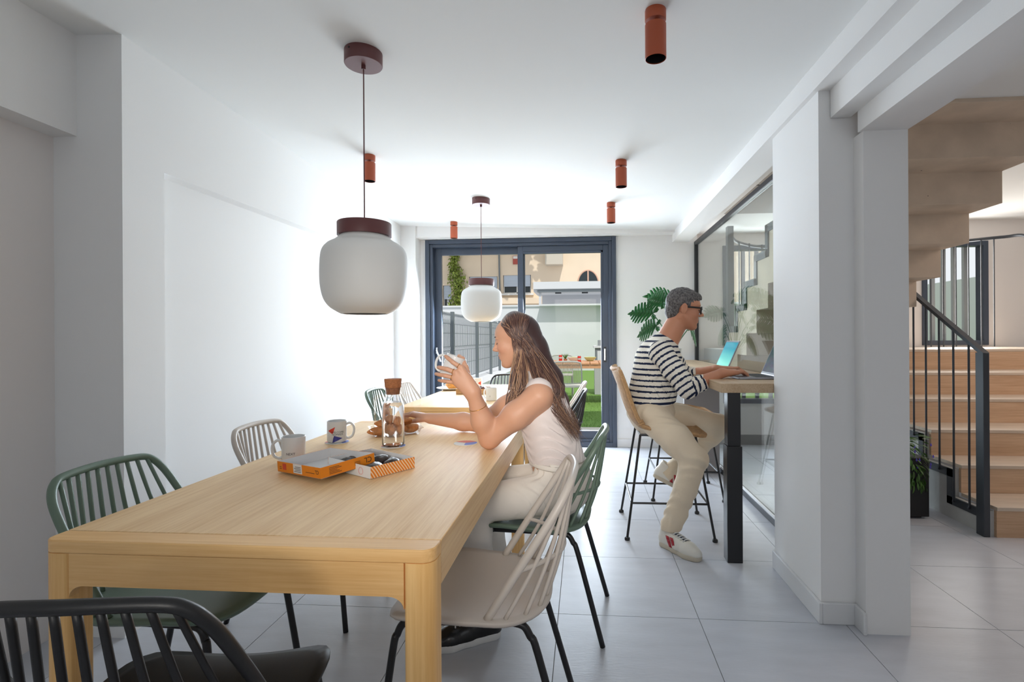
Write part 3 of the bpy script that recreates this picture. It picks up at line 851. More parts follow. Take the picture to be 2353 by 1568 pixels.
# planter with a trailing plant by the stairs
LEAF = mat('leaf_green', lin(74, 112, 46), 0.5, var=0.35, var_scale=25)
def leaf_blade(L_, w, curl=0.3, n=4):
    """pointed leaf with a fold along the midrib, lying along +x"""
    vs = []; fs = []
    for i in range(n + 1):
        t = i/n; ww = w*math.sin(pi*min(0.97, t*0.92 + 0.06))**0.8
        z = -curl*L_*t*t
        vs += [(L_*t, -ww, z + 0.18*ww), (L_*t, 0, z), (L_*t, ww, z + 0.18*ww)]
    for i in range(n):
        a = 3*i
        fs += [(a, a+1, a+4, a+3), (a+1, a+2, a+5, a+4)]
    return vs, fs
def leaf_cloud(centre, rad, count, L_, w, droop=0.5, seed=1):
    r_ = random.Random(seed); mb = MB(); vs0, fs0 = leaf_blade(L_, w)
    for _ in range(count):
        a = r_.uniform(0, 2*pi); el = r_.uniform(-0.5, 1.2); s = r_.uniform(0.6, 1.15)
        rr = r_.uniform(0.35, 1.0)
        p = Vector((centre[0] + rad[0]*rr*cos(a)*cos(el*0.6), centre[1] + rad[1]*rr*sin(a)*cos(el*0.6), centre[2] + rad[2]*rr*sin(el)))
        M = Matrix.Translation(p) @ Matrix.Rotation(a + r_.uniform(-0.6, 0.6), 4, 'Z') @ Matrix.Rotation(-el*0.6 + droop, 4, 'Y') @ Matrix.Rotation(r_.uniform(-0.6, 0.6), 4, 'X')
        mb.add([M @ (Vector(v)*s) for v in vs0], fs0)
    return mb
pt = thing('planter', 'tall black planter with trailing green leaves beside the right column', 'planter', (2.10, 3.72, 0))
build('pot', MB().prism([(-0.15, -0.14), (0.15, -0.14), (0.15, 0.14), (-0.15, 0.14)], 0.015, 0.40).prism([(-0.12, -0.11), (0.12, -0.11), (0.12, 0.11), (-0.12, 0.11)], 0, 0.02), BLACKP, pt, 0.004)
f_ = build('foliage', leaf_cloud((0.02, -0.02, 0.46), (0.16, 0.16, 0.10), 260, 0.05, 0.006, 0.3, 3)
           .add(*(lambda m: (m.v, m.f))(leaf_cloud((0.05, -0.16, 0.28), (0.08, 0.03, 0.18), 170, 0.045, 0.006, 1.0, 4))), LEAF, pt)
f_['kind'] = 'stuff'
fl_ = MB()
for k in range(14):
    q = random.Random(k + 50); c_ = (0.05 + q.uniform(-0.1, 0.1), -0.19 + q.uniform(0, 0.05), 0.30 + q.uniform(-0.1, 0.2))
    fl_.lathe([(0, -0.006), (0.006, 0), (0.003, 0.012), (0, 0.016)], 6, c_)
build('blossoms', fl_, mat('violet_blossom', lin(92, 74, 190), 0.6), pt)['kind'] = 'stuff'

# ------------------------------------------------------------------ patio
TURF = mat('artificial_turf', lin(112, 146, 76), 0.9, spec=0.1, var=0.25, var_scale=40, bump=0.5, bump_scale=220)
EXTW = mat('exterior_white_render', (0.63, 0.645, 0.68), 0.9, spec=0.15, bump=0.05, bump_scale=40)
CREAM = mat('cream_facade', lin(226, 208, 186), 0.9, spec=0.15, var=0.05, var_scale=1.2, bump=0.05, bump_scale=20)
PAVE = mat('pale_paving', lin(200, 196, 188), 0.8, var=0.06, var_scale=6)
ground = build('ground_patio', MB().box(-1.75, 8.0, 7.0, 19.0, -0.05, 0.0), TURF, smooth=False); struct(ground, 'green artificial turf of the patio')
g2 = build('ground_threshold', MB().box(-1.9, 8.0, 5.98, 7.0, -0.06, -0.004), PAVE, smooth=False); struct(g2, 'pale paving outside the patio door')
# turf pile near the door
tb = MB(); r_ = random.Random(5)
for _ in range(5200):
    y = 7.0 + 4.5*r_.random()**1.6; x = r_.uniform(-1.7, 0.9); h = r_.uniform(0.012, 0.028); a = r_.uniform(0, pi); dx, dy = cos(a)*0.004, sin(a)*0.004
    tb.add([(x - dx, y - dy, 0), (x + dx, y + dy, 0), (x + r_.uniform(-.012, .012), y + r_.uniform(-.012, .012), h)], [(0, 1, 2)])
o = build('turf_pile', tb, TURF, smooth=False); tag(o, 'short green artificial grass pile outside the door', 'grass'); o['kind'] = 'stuff'
w_ = build('wall_patio', MB().box(-8.0, 6.0, 19.0, 19.25, -0.05, 2.36).box(-8.0, -1.6, 18.95, 19.3, 2.36, 2.42).box(-1.6, 6.0, 18.62, 19.3, 2.36, 2.42), EXTW, smooth=False); struct(w_, 'tall white wall closing the patio')
w_ = build('wall_patio_low', MB().box(-2.15, -1.68, 5.98, 12.0, -0.05, 0.45).box(-3.6, -2.15, 5.98, 19.0, -0.3, -0.2), EXTW, smooth=False); struct(w_, 'low white wall under the mesh fence')
w_ = build('wall_patio_right', MB().box(8.0, 8.2, 5.98, 19.0, -0.05, 2.4), EXTW, smooth=False); struct(w_, 'white side wall of the patio')
w_ = build('wall_patio_left', MB().box(-5.2, -5.0, 5.98, 19.0, -0.3, 1.9), EXTW, smooth=False); struct(w_, 'white side wall beyond the mesh fence')

fe = thing('mesh_fence', 'grey welded mesh fence with folded top on the low patio wall', 'fence', (-1.95, 8.0, 0.45))
def FE(name, mb, m, **k):
    o = build(name, mb, m, fe, **k); o.location = (1.95, -8.0, -0.45); return o
GALV = mat('grey_coated_steel', lin(112, 120, 126), 0.5, metal=0.2)
for y in (6.15, 7.58, 9.35, 10.75, 11.9):
    FE('post', MB().box(-1.975, -1.925, y - 0.03, y + 0.03, 0.45, 1.60), GALV, bevel=0.004)
y = 6.05
while y < 11.95:
    FE('wire', MB().tube([(-1.98, y, 0.55), (-1.98, y, 1.02), (-2.01, y, 1.05), (-1.98, y, 1.08), (-1.98, y, 1.42), (-2.03, y, 1.47), (-1.96, y, 1.53), (-2.03, y, 1.58)], 0.0048, 4), GALV)
    y += 0.075
for z in (0.56, 0.80, 1.02, 1.08, 1.28, 1.42, 1.58):
    FE('cross_wire', MB().tube([(-1.985, 6.03, z), (-1.985, 11.97, z)], 0.004, 5), GALV)
o = build('outside_stair_wall', MB().extrude([(-3.0, 8.2, -0.2), (-3.0, 8.2, 1.0), (-3.0, 9.2, 1.0), (-3.0, 11.0, 0.2), (-3.0, 11.0, -0.2)], (-0.18, 0, 0)), EXTW, smooth=False)
tag(o, 'white sloping parapet behind the mesh fence', 'parapet')

# outdoor table, chairs, cans, bowls
IROKO = wood_mat('outdoor_wood', lin(190, 132, 92), lin(216, 162, 122), axis=1)
ot = thing('outdoor_table', 'wooden slatted outdoor table on the patio turf', 'table', (0.25, 9.75, 0))
for k in range(12):
    x = -0.95 + k*0.162
    build('plank', MB().box(x, x + 0.152, -0.55, 0.55, 0.725, 0.755), IROKO, ot, 0.003)
build('apron', MB().box(-0.93, 0.97, -0.53, -0.50, 0.655, 0.725).box(-0.93, 0.97, 0.50, 0.53, 0.655, 0.725), IROKO, ot, 0.002)
for sx in (-0.85, 0.89):
    for sy in (-0.45, 0.45): build('leg', MB().box(sx - 0.04, sx + 0.04, sy - 0.04, sy + 0.04, 0, 0.655), mat('white_powder_coat', (0.7, 0.7, 0.7), 0.5), ot, 0.003)
ROPE = mat('grey_rope', lin(176, 172, 160), 0.8)
ALUW = mat('light_grey_aluminium', lin(178, 178, 174), 0.45)
def rope_chair(loc, rz, label):        # local front = +y
    t = thing('rope_chair', label, 'chair', (loc[0], loc[1], 0), rz, 'rope-back patio chairs')
    for s in (-1, 1):
        build('front_leg', MB().tube([(s*0.23, 0.23, 0), (s*0.22, 0.21, 0.43)], 0.012, 8), ALUW, t)
    build('back_frame', MB().tube(catmull([(-0.24, -0.25, 0), (-0.235, -0.20, 0.43), (-0.225, -0.25, 0.76), (-0.18, -0.265, 0.825), (0, -0.275, 0.835), (0.18, -0.265, 0.825), (0.225, -0.25, 0.76), (0.235, -0.20, 0.43), (0.24, -0.25, 0)], 5), 0.013, 8), ALUW, t)
    build('seat', MB().prism(rrect(-0.235, 0.235, -0.20, 0.24, 0.03), 0.425, 0.45), mat('pale_seat_cushion', lin(206, 204, 196), 0.8), t, 0.005)
    build('lower_rail', MB().tube(catmull([(-0.23, -0.222, 0.50), (0, -0.24, 0.49), (0.23, -0.222, 0.50)], 5), 0.010, 8), ALUW, t)
    for k in range(22):
        x = -0.20 + 0.4*k/21
        build('rope', MB().tube([(x, -0.238, 0.495), (x*0.96, -0.27, 0.828)], 0.0045, 5), ROPE, t)
    return t
rope_chair((-0.27, 8.25), R(0), 'grey rope-back patio chair nearest the door')
rope_chair((-0.47, 10.75), R(180), 'grey rope-back patio chair at the far side of the outdoor table')
CANR = mat('red_can', lin(206, 52, 40), 0.35, metal=0.2)
def can(x, y, label):
    t = thing('drink_can', label, 'can', (x, y, 0.755), 0, 'red cans on the outdoor table')
    build('body', MB().lathe([(0, 0), (0.026, 0), (0.033, 0.010), (0.033, 0.104), (0.028, 0.116), (0, 0.116)], 20), CANR, t)
    build('top', MB().lathe([(0, 0.1165), (0.027, 0.1165), (0.027, 0.120), (0.025, 0.118), (0, 0.118)], 20), CHROME, t)
    build('band', MB().lathe([(0.0334, 0.05), (0.0336, 0.052), (0.0336, 0.075), (0.0334, 0.077)], 20), ALUW, t)
can(-0.45, 9.95, 'red drink can at the left end of the outdoor table')
can(-0.085, 9.35, 'red drink can at the near edge of the outdoor table')
def bowl(x, y, r, m, label):
    t = thing('bowl', label, 'bowl', (x, y, 0.755), 0, 'bowls on the outdoor table')
    build('dish', MB().lathe([(0, 0), (r*0.4, 0), (r*0.75, 0.03), (r, 0.075), (r*0.97, 0.076), (r*0.7, 0.035), (0, 0.012)], 28), m, t)
    build('food', MB().lathe([(r*0.85, 0.055), (r*0.5, 0.075), (0, 0.082)], 20), mat('salad', lin(188, 196, 120), 0.7, var=0.3, var_scale=60), t)
bowl(-0.20, 9.95, 0.12, mat('white_bowl', (0.75, 0.75, 0.73), 0.4), 'white bowl in the middle of the outdoor table')
bowl(0.117, 9.95, 0.12, mat('lime_bowl', lin(196, 206, 150), 0.4), 'lime green bowl at the right of the outdoor table')
al = thing('aloe_plant', 'small spiky green plant on the outdoor table', 'plant', (-0.36, 10.05, 0.755))
build('pot', MB().lathe([(0, 0), (0.03, 0), (0.036, 0.04), (0.033, 0.04), (0, 0.035)], 16), mat('clay_pot', lin(170, 110, 80), 0.8), al)
for k in range(9):
    a = k*0.7; q = 0.03 + 0.02*(k % 3)
    build('leaf', MB().tube([(0, 0, 0.03), (cos(a)*q*0.6, sin(a)*q*0.6, 0.09), (cos(a)*q*1.3, sin(a)*q*1.3, 0.14)], [0.008, 0.006, 0.001], 6), LEAF, al)
gb = thing('outdoor_grill', 'grey and white outdoor kitchen block at the patio edge', 'grill', (0.50, 11.2, 0))
build('base', MB().box(-0.28, 0.4, -0.25, 0.25, 0, 0.62), mat('grey_block', lin(176, 178, 180), 0.7), gb, 0.005)
build('body', MB().box(-0.26, 0.4, -0.22, 0.22, 0.62, 0.98), mat('slate_block', lin(120, 126, 132), 0.7), gb, 0.005)
build('front', MB().box(-0.22, 0.0, -0.23, -0.22, 0.70, 0.92), EXTW, gb, 0.002)
build('top', MB().box(-0.30, 0.4, -0.25, 0.25, 0.98, 1.03), EXTW, gb, 0.005)
build('hood', MB().box(-0.20, 0.4, -0.2, 0.2, 1.03, 1.15), mat('grey_hood', lin(140, 146, 150), 0.5), gb, 0.01)

# building behind the patio
bd = thing('apartment_building', 'cream apartment building behind the patio wall with shuttered windows', 'building', (-2.0, 23.0, 0))
def BD(name, mb, m, par=None, **k):
    o = build(name, mb, m, par or bd, **k)
    if par is None: o.location = (2.0, -23.0, 0)
    return o
YB = 23.0
SHUT = mat('pale_blue_shutter', lin(190, 200, 214), 0.7)
DARKG = mat('dark_window_glass', (0.02, 0.03, 0.035), 0.15)
PVC = mat('white_window_frame', (0.72, 0.72, 0.71), 0.5)
fac = MB()
holes = [(-5.15, -3.85, 3.15, 3.98), (-3.60, -2.34, 3.2, 4.02), (-6.35, -5.95, 2.6, 3.60)]
xs = sorted({-14.0, 8.0} | {h[0] for h in holes} | {h[1] for h in holes}); 
for a, b in zip(xs[:-1], xs[1:]):
    hh = [h for h in holes if h[0] <= a and h[1] >= b]
    if not hh: fac.box(a, b, YB, YB + 0.3, 0, 9.0)
    else: fac.box(a, b, YB, YB + 0.3, 0, hh[0][2]); fac.box(a, b, YB, YB + 0.3, hh[0][3], 9.0)
BD('wall', fac, CREAM, smooth=False)
for (x0, x1, z0, z1) in holes:
    fr = BD('window', ring(x0, x1, z0, z1, 0.05, YB + 0.14, YB + 0.20).box((x0+x1)/2 - 0.04, (x0+x1)/2 + 0.04, YB + 0.14, YB + 0.20, z0, z1), PVC, smooth=False)
    BD('pane', MB().box(x0 + 0.05, x1 - 0.05, YB + 0.17, YB + 0.18, z0 + 0.05, z1 - 0.05), DARKG, fr, smooth=False)
    n_ = 9; zs0 = z0 + 0.38*(z1 - z0)
    sh = MB()
    for k in range(n_):
        za = zs0 + (z1 - zs0)*k/n_; sh.box(x0 + 0.03, x1 - 0.03, YB + 0.06, YB + 0.085, za, za + (z1 - zs0)/n_*0.93)
    BD('roller_shutter', sh, SHUT, fr, smooth=False)
    BD('window_sill', MB().box(x0 - 0.12, x1 + 0.12, YB - 0.14, YB + 0.1, z0 - 0.09, z0 - 0.01), PVC, fr, smooth=False)
BD('ledge', MB().box(-3.9, -1.9, YB - 0.3, YB, 2.72, 2.98), CREAM, smooth=False)
# half-round window
c_, rr_ = (0.2, 3.56), 0.46
arc = [(c_[0] + rr_*cos(pi*k/16), c_[1] + rr_*sin(pi*k/16)*1.35) for k in range(17)]
o = BD('round_window', MB().extrude([(x, YB - 0.012, z) for x, z in arc], (0, 0.014, 0)), DARKG, smooth=False)
BD('window_rim', MB().tube([(x, YB - 0.015, z) for x, z in arc], 0.03, 6).box(c_[0] - 0.03, c_[0] + 0.03, YB - 0.04, YB - 0.01, c_[1], c_[1] + rr_*1.33), mat('pink_reveal', lin(206, 168, 148), 0.8), o)
BD('alarm_box', MB().box(-3.14, -2.92, YB - 0.07, YB, 4.50, 4.87), mat('red_alarm_box', lin(168, 74, 62), 0.5), bevel=0.01)
BD('alarm_box_top', MB().box(-3.13, -2.93, YB - 0.075, YB, 4.74, 4.86), PVC, bevel=0.01)
BD('drain_pipe', MB().tube([(-3.77, YB - 0.06, 5.6), (-3.75, YB - 0.06, 3.9), (-3.72, YB - 0.06, 2.5)], 0.035, 8), GALV)
BD('ventilation_box', MB().box(-1.66, -0.9, YB - 0.55, YB, 4.40, 5.4), mat('shade_box', lin(196, 188, 176), 0.8), smooth=False)
BD('balcony_slab', MB().box(-7.5, -2.2, YB - 0.9, YB, 5.35, 5.5), CREAM, smooth=False)
ivy = thing('ivy', 'column of ivy climbing the cream facade', 'plant', (-5.68, 22.9, 2.4))
r_ = random.Random(11); vs0, fs0 = leaf_blade(0.12, 0.045, 0.2, 2); lm = MB()
for _ in range(1500):
    z = r_.uniform(0, 3.0); wd = 0.18 + 0.22*(1 - z/3.0)**1.2 + 0.05*sin(z*5)
    x = r_.gauss(0.10*sin(z*2.0), wd*0.5); y = -abs(r_.gauss(0, 0.12))
    M = Matrix.Translation((x, y, z)) @ Matrix.Rotation(r_.uniform(0, 6.28), 4, 'Z') @ Matrix.Rotation(r_.uniform(0.2, 1.4), 4, 'Y') @ Matrix.Rotation(r_.uniform(-1, 1), 4, 'X')
    lm.add([M @ (Vector(v)*r_.uniform(0.6, 1.3)) for v in vs0], fs0)
build('leaves', lm, mat('ivy_green', lin(132, 148, 62), 0.55, var=0.5, var_scale=9), ivy)['kind'] = 'stuff'
build('stem', MB().tube([(0, 0, 0), (0.06, 0, 0.8), (-0.04, 0, 1.8), (0.05, 0, 3.0)], 0.03, 6), mat('bark', lin(110, 90, 70), 0.9), ivy)
# flat white canopy on top of the patio wall
cn = thing('canopy', 'flat white canopy standing on the patio wall', 'canopy', (0.6, 20.6, 2.4))
build('fascia', MB().box(-2.55, 3.5, -0.55, -0.45, 0.70, 0.98), EXTW, cn, smooth=False)
build('roof_slab', MB().box(-2.55, 3.5, -0.45, 1.6, 0.60, 0.72), EXTW, cn, smooth=False)
build('gutter', MB().box(-2.4, 3.5, -0.50, -0.35, 0.58, 0.66), GALV, cn, smooth=False)
build('back_panel', MB().box(-2.35, 3.5, 1.2, 1.3, 0.02, 0.60), EXTW, cn, smooth=False)
for x in (-1.6, -0.55, 0.2): build('downlight', MB().box(x - 0.12, x + 0.12, -0.2, -0.05, 0.55, 0.60), STEEL, cn, smooth=False)
for x in (-2.3, 3.4): build('column', MB().box(x - 0.05, x + 0.05, -0.4, -0.3, 0.02, 0.60), EXTW, cn, smooth=False)
tr = thing('street_tree', 'leafy street tree above the frame whose shade dapples the cream facade', 'tree', (-8.6, 20.7, 0))
build('trunk', MB().tube(catmull([(0, 0, 0), (0.2, 0, 3.0), (1.2, 0, 5.8), (3.2, 0, 7.4), (5.0, 0, 7.9)], 5), [0.2 - 0.008*i for i in range(21)], 8), mat('tree_bark', lin(116, 100, 84), 0.9), tr)
fo = build('crown', leaf_cloud((4.4, 0.0, 7.7), (3.4, 0.9, 1.2), 900, 0.42, 0.10, 0.4, 8), LEAF, tr); fo['kind'] = 'stuff'
# monstera in the far right corner
ms = thing('monstera_plant', 'potted monstera with large split leaves on the far end of the bar counter', 'plant', (0.91, 5.36, 0.957))
MON = mat('monstera_green', lin(34, 104, 50), 0.32, var=0.25, var_scale=12)
build('pot', MB().lathe([(0, 0), (0.060, 0), (0.066, 0.008), (0.080, 0.13), (0.075, 0.135), (0.072, 0.11), (0, 0.11)], 32), mat('white_pot', (0.62, 0.61, 0.6), 0.5), ms)
def monstera_leaf(S):
    """heart-shaped blade split into tapering lobes between the side veins"""
    n = 7; vs = []; fs = []
    def w(t): return 0.50*max(0.05, math.sin(pi*min(1.0, t*0.80 + 0.20)))**0.7
    def zz(x, y): return 0.14*y - 0.30*x*x - 0.42*y*y
    for s in (-1, 1):
        for k in range(n):
            t0, t1 = k/n, (k + 1)/n
            tm = (t0 + t1)/2
            W_ = w(tm); sh = 0.17*W_/0.5
            rows = []
            for f, gap, adv in ((0.0, 0.0, 0.0), (0.32, 0.0, 0.30), (0.55, 0.22, 0.55), (0.80, 0.26, 0.82), (1.0, 0.55, 1.0)):
                h_ = (t1 - t0)/2*(1 - gap)*1.02
                rows.append([(tm + sh*adv - h_, W_*f), (tm + sh*adv + h_, W_*f)])
            b0 = len(vs)
            for r2 in rows:
                for (x, y) in r2: vs.append((x*S, s*y*S, zz(x, y)*S))
            for i in range(4): fs.append((b0 + 2*i, b0 + 2*i + 1, b0 + 2*i + 3, b0 + 2*i + 2))
        b0 = len(vs)                       # lobe behind the stalk and the tip
        for (x, y) in ((0.0, 0.0), (0.02, 0.16), (-0.10, 0.30), (-0.20, 0.22), (-0.16, 0.08)): vs.append((x*S, s*y*S, zz(x, y)*S))
        fs.append((b0, b0+1, b0+2, b0+3, b0+4))
        b0 = len(vs)
        for (x, y) in ((0.98, 0.0), (0.98, 0.10), (1.12, 0.05), (1.20, 0.0)): vs.append((x*S, s*y*S, zz(x, y)*S))
        fs.append((b0, b0+1, b0+2, b0+3))
    return vs, fs
LV = [((-0.30, -0.02, 0.49), 195, -8, 0.25), ((-0.20, -0.05, 0.60), 218, -12, 0.26), ((-0.10, 0.0, 0.64), 150, -16, 0.24), ((-0.27, -0.06, 0.36), 205, 12, 0.25),
      ((0.05, -0.08, 0.34), -60, 35, 0.22), ((0.02, 0.05, 0.50), 60, 0, 0.20), ((-0.16, -0.12, 0.22), 240, 25, 0.22), ((-0.12, -0.07, 0.47), 255, 20, 0.23)]
for (p, az, tilt, S) in LV:
    p = (p[0] + 0.09, p[1], p[2])
    vs, fs = monstera_leaf(S)
    M = Matrix.Translation(p) @ Matrix.Rotation(R(az), 4, 'Z') @ Matrix.Rotation(R(tilt), 4, 'Y') @ Matrix.Rotation(R(58 if cos(R(az)) < 0 else -58), 4, 'X')
    o = build('leaf', MB().add([M @ Vector(v) for v in vs], fs), MON, ms)
    sd = o.modifiers.new('thick', 'SOLIDIFY'); sd.thickness = 0.0015
    build('stem', MB().tube(catmull([(p[0]*0.08, p[1]*0.08, 0.10), (p[0]*0.40, p[1]*0.4, p[2]*0.62), p], 5), 0.005, 6), MON, ms)
# ------------------------------------------------------------------ table things
ZT = 0.740
CERAM = mat('white_ceramic', (0.74, 0.74, 0.73), 0.18, spec=0.5)
REDP = mat('red_print', lin(214, 62, 40), 0.35)
BLUEP = mat('blue_print', lin(48, 52, 140), 0.35)
INK = mat('black_print', (0.015, 0.015, 0.02), 0.5)
WHITEP = mat('white_card', (0.78, 0.78, 0.77), 0.6)
def subdiv_poly(poly, step=0.004):
    """planar polygon (s,z) cut into thin vertical strips so it can wrap a cylinder"""
    s0, s1 = min(p[0] for p in poly), max(p[0] for p in poly)
    n = max(2, int((s1 - s0)/step)); m = MB()
    def span(s):
        zs = []
        for (a, b) in zip(poly, poly[1:] + poly[:1]):
            if (a[0] - s)*(b[0] - s) <= 0 and abs(a[0] - b[0]) > 1e-9:
                zs.append(a[1] + (b[1] - a[1])*(s - a[0])/(b[0] - a[0]))
        return (min(zs), max(zs)) if zs else (0, 0)
    rows = []
    for i in range(n + 1):
        s = s0 + (s1 - s0)*(i + 1e-6)/(n + 2e-6); a, b = span(s); rows.append((s, a, b))
    m.add([p for s, a, b in rows for p in ((s, 0, a), (s, 0, b))], [(2*i, 2*i+2, 2*i+3, 2*i+1) for i in range(n)])
    return m
def wrap(me, r, th0, z0=0.0):
    def f(c): a = th0 + c.x/r; return Vector((r*cos(a), r*sin(a), c.z + z0))
    return map_mesh(me, f)
def mug(loc, handle, label, tris=(), texts=(), tilt=None, group='white logo mugs'):
    t = thing('mug', label, 'mug', loc, 0, group)
    if tilt: t.rotation_euler = tilt
    r, h = 0.0415, 0.095
    build('cup', MB().lathe([(0, 0.002), (r*0.86, 0.0), (r*0.97, 0.004), (r, 0.010), (r, h - 0.002), (r - 0.0015, h), (r - 0.0035, h - 0.001), (r - 0.0042, 0.014), (r*0.7, 0.007), (0, 0.006)], 48), CERAM, t)
    hp = [(r - 0.002, 0, h*0.82), (r + 0.014, 0, h*0.86), (r + 0.028, 0, h*0.72), (r + 0.031, 0, h*0.48), (r + 0.024, 0, h*0.25), (r + 0.008, 0, h*0.15), (r - 0.002, 0, h*0.19)]
    me = MB().tube(catmull(hp, 5), 0.0052, 10, flat=1.3).mesh('handle')
    obj('handle', me, CERAM, t, rz=handle)
    for poly, m, th in tris:
        me = subdiv_poly(list(poly)).mesh('print'); wrap(me, r + 0.0004, th); obj('print', me, m, t)
    for txt, size, th, z in texts:
        me = text_mesh(txt, size); map_mesh(me, lambda c: Vector((c.x, 0, c.y + z))); wrap(me, r + 0.0006, th); obj('lettering', me, INK, t)
    return t
VA = R(-66)
mug((-1.108, 2.245, ZT + 0.003), R(22), 'white mug reading WELCOME NOMADS with red and blue triangles',
    [([(-0.041, 0.055), (-0.006, 0.072), (-0.016, 0.040)], REDP, VA), ([(-0.012, 0.034), (0.026, 0.021), (-0.018, 0.002)], BLUEP, VA)],
    [('WELCOME', 0.0115, VA + 0.10, 0.0445), ('NOMADS', 0.0115, VA + 0.10, 0.0345)])
VB = R(-62)
mug((-1.098, 1.880, ZT + 0.003), R(205), 'white mug reading NEXT behind the open orange lid', [], [('NEXT', 0.0125, VB - 0.22, 0.030)])
mug((-0.985, 4.74, ZT), R(200), 'white mug with a red triangle on the background table', [([(-0.01, 0.05), (0.022, 0.068), (0.022, 0.03)], REDP, R(-62))])
mug((-0.688, 3.81, ZT), R(150), 'plain white mug at the near edge of the background table', [], [('5', 0.014, R(-95), 0.03)])
mug((-0.560, 2.112, 1.040), R(183), 'white mug the woman lifts with her left hand', tilt=(R(-4), R(20), 0))

def coaster(x, y, rot, label):
    t = thing('coaster', label, 'coaster', (x, y, ZT), rot, 'round red, white and blue coasters')
    build('disc', MB().lathe([(0, 0), (0.051, 0), (0.0515, 0.0012), (0.051, 0.0024), (0, 0.0024)], 40), WHITEP, t)
    def sector(a0, a1, m):
        n = 12; vs = [(0, 0, 0.0027)] + [(0.0505*cos(a0 + (a1 - a0)*k/n), 0.0505*sin(a0 + (a1 - a0)*k/n), 0.0027) for k in range(n + 1)]
        build('sector', MB().add(vs, [(0, k + 1, k + 2) for k in range(n)]), m, t, smooth=False)
    sector(R(20), R(150), mat('coaster_red', lin(226, 120, 104), 0.5)); sector(R(-95), R(20), mat('coaster_blue', lin(110, 128, 206), 0.5))
coaster(-0.523, 2.25, R(10), 'round coaster lying free on the table by the woman\'s elbow')
coaster(-1.108, 2.245, R(60), 'round coaster under the mug reading WELCOME NOMADS')
coaster(-0.822, 2.175, R(60), 'round coaster under the water carafe')
coaster(-1.098, 1.880, R(60), 'round coaster under the mug reading NEXT')

# carafe
def real_glass(name, ior, tint=(1, 1, 1)):
    m = bpy.data.materials.new(name); m.use_nodes = True; b = m.node_tree.nodes['Principled BSDF']
    b.inputs['Base Color'].default_value = (*tint, 1); b.inputs['Roughness'].default_value = 0.0
    b.inputs['IOR'].default_value = ior; b.inputs['Transmission Weight'].default_value = 1.0
    return m
CGL = real_glass('carafe_glass', 1.46); WAT = real_glass('water', 1.33)
CORK = mat('cork', lin(168, 108, 68), 0.85, var=0.25, var_scale=120, bump=0.3, bump_scale=200)
t = thing('water_carafe', 'glass water carafe with a cork stopper on the foreground table', 'carafe', (-0.822, 2.175, ZT + 0.003))
outer = [(0, 0.0), (0.040, 0.0), (0.045, 0.004), (0.0465, 0.012), (0.0465, 0.165), (0.044, 0.178), (0.035, 0.203), (0.0315, 0.215), (0.031, 0.232), (0.034, 0.250)]
inner = [(0.0325, 0.250), (0.0294, 0.232), (0.0296, 0.215), (0.0328, 0.203), (0.0418, 0.178), (0.0442, 0.165), (0.0442, 0.012), (0.042, 0.007), (0, 0.006)]
build('glass', MB().lathe(outer + inner, 48), CGL, t)
build('water', MB().lathe([(0, 0.0065), (0.0418, 0.0072), (0.0439, 0.0125), (0.0439, 0.165), (0.0415, 0.178), (0.0375, 0.188), (0, 0.188)], 48), WAT, t)
build('cork_stopper', MB().lathe([(0, 0.222), (0.0285, 0.222), (0.0292, 0.230), (0.0318, 0.250), (0.0338, 0.252), (0.0365, 0.285), (0.036, 0.288), (0, 0.288)], 40), CORK, t)

# clear tray of pastries
PAST = mat('baked_pastry', lin(190, 122, 66), 0.6, var=0.35, var_scale=30, bump=0.4, bump_scale=60)
def lump(rx, ry, rz_, seed, twist=0.0, n=18, m=12, amp=0.16):
    q = random.Random(seed); ph = [q.uniform(0, 6.28) for _ in range(4)]; vs = []
    for i in range(1, m):
        th = pi*i/m
        for k in range(n):
            a = 2*pi*k/n
            d = 1 + amp*(sin(3*a + ph[0] + 2*th)*0.5 + sin(5*th + ph[1])*0.3 + sin(2*a + 4*th + ph[2])*0.4)
            x = sin(th)*cos(a)*d; y = sin(th)*sin(a)*d; z = cos(th)*d
            b = twist*x*x
            vs.append((rx*x, ry*y + b, rz_*z))
    vs += [(0, 0, rz_), (0, 0, -rz_)]
    fs = [(i*n + k, i*n + (k+1) % n, (i+1)*n + (k+1) % n, (i+1)*n + k) for i in range(m-2) for k in range(n)]
    N = n*(m-1); fs += [(N, (k+1) % n, k) for k in range(n)] + [(N+1, (m-2)*n + k, (m-2)*n + (k+1) % n) for k in range(n)]
    return MB().add(vs, fs)
CLEAR = glass_mat('clear_plastic', (0.96, 0.96, 0.96), 2.2)
t = thing('pastry_tray', 'open clear plastic tray of pastries behind the carafe', 'tray', (-0.915, 2.455, ZT), R(28))
def tray_shell(x, y, z0, z1, lip, m, name, par):
    a, b = rrect(-x*0.88, x*0.88, -y*0.88, y*0.88, 0.02, 4), rrect(-x, x, -y, y, 0.02, 4); c = rrect(-x - lip, x + lip, -y - lip, y + lip, 0.02, 4)
    n = len(a); vs = [(p[0], p[1], z0) for p in a] + [(p[0], p[1], z1) for p in b] + [(p[0], p[1], z1) for p in c]
    fs = [tuple(range(n))] + [(i, (i+1) % n, n + (i+1) % n, n + i) for i in range(n)] + [(n + i, n + (i+1) % n, 2*n + (i+1) % n, 2*n + i) for i in range(n)]
    return build(name, MB().add(vs, fs), m, par)
tray_shell(0.115, 0.085, 0.002, 0.034, 0.008, CLEAR, 'base', t)
ld = tray_shell(0.112, 0.083, 0.0, 0.04, 0.008, CLEAR, 'lid', t)
ld.location = (0.02, 0.135, 0.092); ld.rotation_euler = (R(78), 0, 0)
